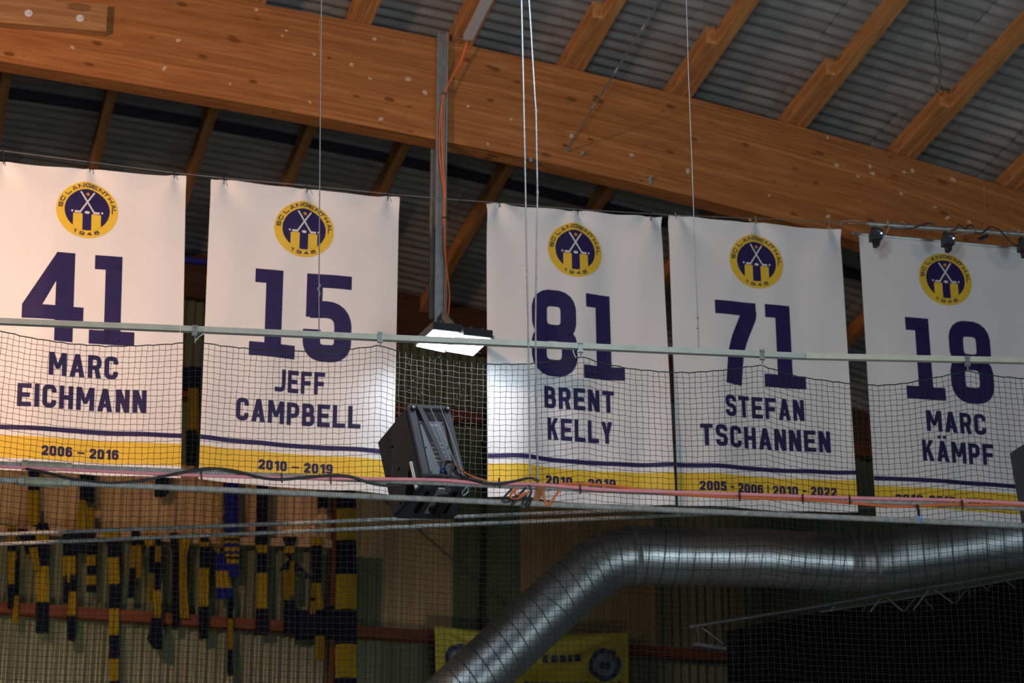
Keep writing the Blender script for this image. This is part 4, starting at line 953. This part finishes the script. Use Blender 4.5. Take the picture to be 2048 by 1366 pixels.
TL = ['below the gap after the first banner', 'under the first date of the fifteen banner', 'under the last digit of the fifteen banner', 'between the speaker and the cable coil', 'under the eighty-one banner', 'nearest the middle of the seventy-one banner', 'past the middle of the seventy-one banner', 'at the far edge of the seventy-one banner', 'past the blue-taped strap']
for k, (x, y) in enumerate([(402, 946), (563, 952), (661, 955), (998, 962), (1160, 975), (1479, 989), (1605, 994), (1699, 996), (1924, 1006)]):
    a = PM(x, y-6, 0.05); b = PM(x+1, y+13, 0.05)
    obj('cable_tie', MB().tube([a, b], 0.006, 5), 'black_cable', None, label='small black cable tie on the pink cable '+TL[k], category='cable tie', group='ties along the pink cable')
# hanging strap with blue tape
st = thing('hanging_strap', PM(1838, 1040), 'short black strap with blue tape hanging from the upper bar', 'strap')
def strip(m, pts, w_, mi=0):
    m.grid([[p-NH*w_+NN*.002, p+NH*w_+NN*.002, p+NH*w_-NN*.002, p-NH*w_-NN*.002] for p in pts], mi, True)
m = MB(); strip(m, [PM(1834, 1009, .06), PM(1837, 1022, .06), PM(1838, 1034, .06)], 0.010); obj('strap', m, 'black_cable', st)
m = MB(); strip(m, [PM(1838, 1032, .062), PM(1839, 1043, .062)], 0.010); obj('blue_tape', m, 'vivid_blue', st); MT['vivid_blue']
mat('light_blue', (0.10, 0.35, 0.70), 0.6)
bpy.data.objects['blue_tape'].data.materials[0] = MT['light_blue']

# rusty plate with coiled cables
cb = thing('cable_coil', PM(1050, 1012), 'loops of black and orange cable hanging at the rusty plate', 'cable')
for pts, mt in [([(1024, 978), (1012, 990), (1005, 1001), (1010, 1004), (1022, 1001), (1034, 990)], 'black_cable'), ([(1036, 976), (1024, 985), (1021, 994), (1030, 998), (1046, 993), (1056, 986)], 'orange_cable'),
                ([(1034, 976), (1029, 986), (1034, 990), (1046, 989), (1060, 983)], 'orange_cable'), ([(1052, 975), (1038, 990), (1024, 1008), (1030, 1004), (1044, 995), (1054, 988)], 'black_cable'),
                ([(1052, 992), (1046, 1003), (1045, 1012), (1050, 1015), (1058, 1009), (1061, 998), (1056, 992)], 'black_cable'), ([(1087, 982), (1089, 996), (1093, 1010), (1098, 1009), (1108, 995), (1120, 980)], 'orange_cable'),
                ([(1058, 970), (1062, 984), (1056, 1000), (1050, 1010)], 'black_cable')]:
    obj('cable_loop', MB().tube(spline([PM(x, y, 0.06) for x, y in pts], 6), 0.008, 7), mt, cb, True)
q = [PM(x, y, 0.03) for x, y in [(1074, 972), (1092, 972), (1086, 985), (1073, 1013), (1062, 1014), (1066, 998)]]
obj('rusty_plate', MB().prism(q, -NN*0.05), 'rust_sheet', label='rusty brown steel plate hanging on the bar beside the cable loops', category='plate')
m = MB().tube([PM(932, 976, 0.05), PM(924, 984, 0.05), PM(926, 992, 0.05), PM(936, 984, .05), PM(937, 976, .05), PM(930, 974, .05)], 0.005, 6)
obj('spring_hook', m, 'galvanised', label='small steel spring hook hanging on the upper bar beside the speaker', category='hook')

# ------------------------------------------------------------------ loudspeakers
def speaker(org, roll, lab, dz=1.0):
    R_, U_, B_ = CR, CU, -CF
    Wv = (R_*0.925-U_*0.044-B_*0.386).normalized(); Uv = (R_*-0.2+U_*0.80-B_*0.57).normalized(); Bv = (Wv.cross(Uv)); Uv = Bv.cross(Wv)
    if roll:
        rm = Matrix.Rotation(roll, 3, CF); Wv, Uv, Bv = rm@Wv, rm@Uv, rm@Bv
    O = V(org)
    def P(x, y, z): return O+Wv*x+Uv*y+Bv*z                          # x width, y up, z toward the back (0 = back face)
    t = thing('loudspeaker', O, lab, 'loudspeaker', 'loudspeakers on the ribbed bars')
    H, D, bw, fw = 0.67, 0.44, 0.155, 0.235
    import bmesh
    bm = bmesh.new()
    pr_ = [(-bw, 0), (bw, 0), (fw, -D), (-fw, -D)]
    vb = [bm.verts.new((x, 0.0 if z > -0.1 else 0.02, z)) for x, z in pr_]; vt = [bm.verts.new((x, H, z)) for x, z in pr_]
    bm.faces.new(vb[::-1]); bm.faces.new(vt)
    for i in range(4): bm.faces.new((vb[i], vb[(i+1) % 4], vt[(i+1) % 4], vt[i]))
    bmesh.ops.recalc_face_normals(bm, faces=bm.faces[:])
    bmesh.ops.bevel(bm, geom=bm.edges[:], offset=0.024, segments=4, affect='EDGES')
    bm.verts.ensure_lookup_table(); m = MB(); m.v = [P(*v.co) for v in bm.verts]; m.f = [tuple(v.index for v in f.verts) for f in bm.faces]; m.m = [0]*len(m.f); bm.free()
    obj('cabinet', m, 'black_plastic', t, True)
    def B(x0, y0, z0, x1, y1, z1, nm, mt, **kw):
        c = P((x0+x1)/2, (y0+y1)/2, (z0+z1)/2); return obj(nm, MB().box(c, Wv*(x1-x0)/2, Uv*(y1-y0)/2, Bv*(z1-z0)/2), mt, t, **kw)
    # raised rim around the sunk rear panel
    for (a, b_, c_, d_) in [(-0.150, 0.02, -0.105, 0.655), (0.105, 0.02, 0.150, 0.655)]: B(a, b_, -0.005, c_, d_, 0.028, 'rear_rim', 'speaker_edge')
    B(-0.11, 0.632, -0.005, 0.11, 0.658, 0.026, 'rear_rim', 'speaker_edge')
    B(-0.105, 0.01, 0, 0.105, 0.635, 0.003, 'rear_recess', 'black_metal')
    B(-0.088, 0.08, 0.003, 0.088, 0.53, 0.012, 'amplifier_plate', 'amp_plate')
    for k in range(5): B(-0.035-0.01*(k % 2), 0.20+k*0.036, 0.012, 0.05, 0.205+k*0.036, 0.016, 'plate_rib', 'pale_mark')
    for sx in (-1, 1):
        for yy in (0.11, 0.31, 0.51):
            p = P(sx*0.08, yy, 0.012); obj('screw', MB().tube([p, p+Bv*0.004], 0.006, 8), 'black_metal', t)
    for k, xx in enumerate((-0.045, -0.030, -0.012, 0.004, 0.02, 0.035, 0.048)): B(xx-0.004, 0.490, 0.012, xx+0.005, 0.508 if k % 2 else 0.503, 0.014, 'faded_mark', 'pale_mark')
    for sx in (-0.125, 0.125):
        for yy in (0.055, 0.618):
            p = P(sx, yy, 0.024); obj('corner_foot', MB().tube([p, p+Bv*0.03], 0.019, 14).tube([p+Bv*0.03, p+Bv*0.033], 0.010, 10, 1), ['black_metal', 'plate_zinc'], t, True)
    m = MB(); a, b_ = P(-0.075, 0.655, 0.036), P(0.045, 0.0, 0.06); m.grid([[p-Wv*0.017, p+Wv*0.017, p+Wv*0.017-Bv*0.006, p-Wv*0.017-Bv*0.006] for p in (a, b_)], 0, True); obj('rear_strap', m, 'speaker_edge', t)
    B(0.03, 0.03, 0.003, 0.095, 0.10, 0.03, 'power_inlet', 'amp_plate'); B(-0.015, 0.10, 0.012, 0.005, 0.135, 0.035, 'blue_plug', 'blue_plastic'); B(0.025, 0.11, 0.012, 0.055, 0.145, 0.04, 'blue_plug', 'blue_plastic')
    B(-0.02, 0.03, 0.01, 0.02, 0.115, 0.03, 'black_plug', 'black_metal')
    # side grip
    sd = V((-(fw-bw), 0, -D)); sdl = sd.normalized()
    def S(u, y, o): 
        q_ = V((-bw, 0, 0))+sdl*u; nrm = V((-D, 0, (fw-bw))).normalized(); q_ = q_+nrm*o; return P(q_.x, y, q_.z)
    m = MB().prism([S(0.06, 0.03, 0.002), S(0.25, 0.03, 0.002), S(0.25, 0.05, .002), S(0.12, 0.22, 0.002), S(0.06, 0.26, 0.002)], (S(0, 0, .003)-S(0, 0, .002))); obj('grip_recess', m, 'black_fabric', t, label='dark sunk grip on the side')
    obj('grip_bar', MB().tube([S(0.075, 0.03, 0.004), S(0.075, 0.245, 0.004)], 0.016, 12), 'duct_steel', t, True, label='shiny grip bar')
    for (u, y) in [(0.26, 0.50), (0.24, 0.30), (0.30, 0.06)]: obj('side_slot', MB().box(S(u, y, 0.001), sdl.x*Wv*0.014+sdl.z*Bv*0.014, Uv*0.006, (S(0, 0, .002)-S(0, 0, 0))), 'black_fabric', t)
    # underside
    for xx in (-0.10, 0.10):
        m = MB().box(P(xx, -0.002+0.009, -0.19), Wv*0.016, Uv*0.006, Bv*0.13); obj('underside_groove', m, 'black_fabric', t)
    m = MB().box(P(0.0, -0.004, -0.16), Wv*0.045, Uv*0.006, Bv*0.15); obj('mounting_plate', m, 'plate_zinc', t, label='pale zinc mounting plate under the cabinet')
    p = P(0.01, -0.012, -0.11); obj('swivel_ring', MB().tube([p, p-Uv*0.02], 0.045, 18), 'black_metal', t, True); p = P(0.0, -0.012, -0.24); obj('swivel_ring', MB().tube([p, p-Uv*0.02], 0.04, 18), 'black_metal', t, True)
    m = MB().box(P(0.012, -0.05, -0.17), Wv*0.032, Uv*0.02, Bv*0.075); obj('swivel_block', m, 'black_metal', t)
    p = P(0.01, -0.02, -0.04); obj('clamp_band', MB().box(p+Bv*0.06, Wv*0.018, Uv*0.03, Bv*0.004), 'black_plastic', t)
    return t, P
sp, SP = speaker(CAM+ray(890, 974)*17.2, 0.0, 'black loudspeaker tilted on the ribbed bars beside the floodlights, its rear showing')
for i, (u, z0, z1) in enumerate([((0.075, 0.64), (0.12, 0.02), 0), ((0.0, 0.62), (0.10, 0.06), 0)]):
    obj('safety_wire', MB().tube(spline([SP(u[0], u[1], 0.045), SP((u[0]+z0[0])/2+0.01, 0.3, 0.06), SP(z0[0], z0[1], 0.06)], 6), 0.003, 5), 'white_wire', sp)
coil([SP(-0.01, 0.12, 0.045), SP(0.01, 0.155, 0.07), SP(0.06, 0.14, 0.08), PM(905, 940, .06), PM(930, 955, .06), PM(965, 963, .06)], 0.010, 'black_cable', sp, 'speaker_cable')
coil([SP(0.05, 0.15, 0.06), SP(0.09, 0.12, 0.07), PM(925, 942, .05), PM(945, 953, .05), PM(975, 962, .05)], 0.006, 'orange_cable', sp, 'speaker_cable')
speaker(CAM+ray(2177, 1024)*17.2, math.radians(11.5), 'black loudspeaker at the frame edge beside the last banner, only its side showing')

# ------------------------------------------------------------------ wires and ropes holding the rails
def wire(name, pts, r, mt, lab, cat='wire', top=True):
    return obj(name, MB().tube(pts, r, 6), mt, None, True, label=lab, category=cat)
wire('support_wire', [PN(643.5, -60), PN(640, 300), PN(638, 575), PN(638, 668)], 0.0042, 'thin_wire', 'thin wire running down in front of the fifteen to the net rail')
p = PN(638, 575); obj('wire_knot', MB().tube(spline([p+V((0, 0, 0.03)), p+NH*0.008+V((0, 0, .01)), p-NH*0.008-V((0, 0, .01)), p+NH*0.006-V((0, 0, .04)), p-V((0, 0, 0.07))], 5), 0.006, 6), 'thin_wire', label='small twisted knot on the wire before the fifteen', category='knot')
wire('support_wire', [PN(1371, -60), PN(1377, 150), PN(1384, 330), PN(1392, 560), PN(1396, 640), PN(1398, 710)], 0.0036, 'thin_wire', 'thin wire running down in front of the seventy-one banner to the net rail')
for yy in (635, 656):
    p = PN(1395, yy, 0.005); obj('wire_clip', MB().box(p, NH*0.008, NN*0.005, V((0, 0, 0.006))).tube([p-NH*0.012, p+NH*0.014], 0.004, 6), 'galvanised', label='tiny wire clip, upper of two on the wire' if yy == 635 else 'tiny wire clip, lower of two on the wire', category='clip')
wire('white_rope', [PM(1041, -60), PM(1043, 0), PM(1046, 130), PM(1050, 320), PM(1053, 500), PM(1056, 640), PM(1060, 948)], 0.0058, 'white_wire', 'white rope, the straighter of the pair before the eighty-one', 'rope')
wire('white_rope', [PM(1054, -60), PM(1058, 0), PM(1062, 60), PM(1066, 130), PM(1070, 195), PM(1072, 222), PM(1074, 330), PM(1075, 385), PM(1073, 500), PM(1071, 650), PM(1073, 800), PM(1076, 965)], 0.0058, 'white_wire', 'white rope, the kinked one of the pair, knotted halfway', 'rope')
for (x, y) in [(1072, 222), (1075, 385)]: p = PM(x, y); obj('rope_knot', MB().tube([p+V((0, 0, .018)), p, p-V((0, 0, .018))], [0.005, 0.011, 0.005], 8), 'rope', label='small knot in the kinked rope before the '+('timber beam' if y < 300 else 'banner top'), category='knot')
# brace rod from beam to roof
a = PY(1133, 299, YK-0.03); b = PR(1322, -2, 0.08)
br = thing('brace_rod', a, 'thin grey rod slanting from the beam up to the roof sheets', 'rod')
obj('rod', MB().tube([a, b], 0.008, 8), 'grey_wire', br)
for s in (0.28, 0.52, 0.8): p = a.lerp(b, s); obj('rod_joint', MB().tube([p, p+(b-a).normalized()*0.06], 0.013, 8), 'steel_channel', br)
# twisted thin black wires hanging from the roof
tw = thing('twisted_wire', PR(1885, 188, 0.3), 'two thin black wires twisted together hanging from the roof', 'wire')
def TWp(x, y):
    d = ray(x, y); return CAM+d*(19.6/d.y) if False else PR(x, y, 0.12)
for pts in ([(1868, -30), (1872, 10), (1868, 36), (1874, 70), (1877, 84), (1870, 105), (1874, 130), (1883, 148), (1878, 165), (1872, 180), (1884, 190)], [(1864, -30), (1870, 10), (1876, 50), (1874, 72), (1880, 92), (1878, 118), (1884, 140), (1876, 152), (1880, 166), (1885, 178), (1885, 192)]):
    obj('wire_strand', MB().tube(spline([TWp(x, y) for x, y in pts], 5), 0.003, 5), 'black_cable', tw)
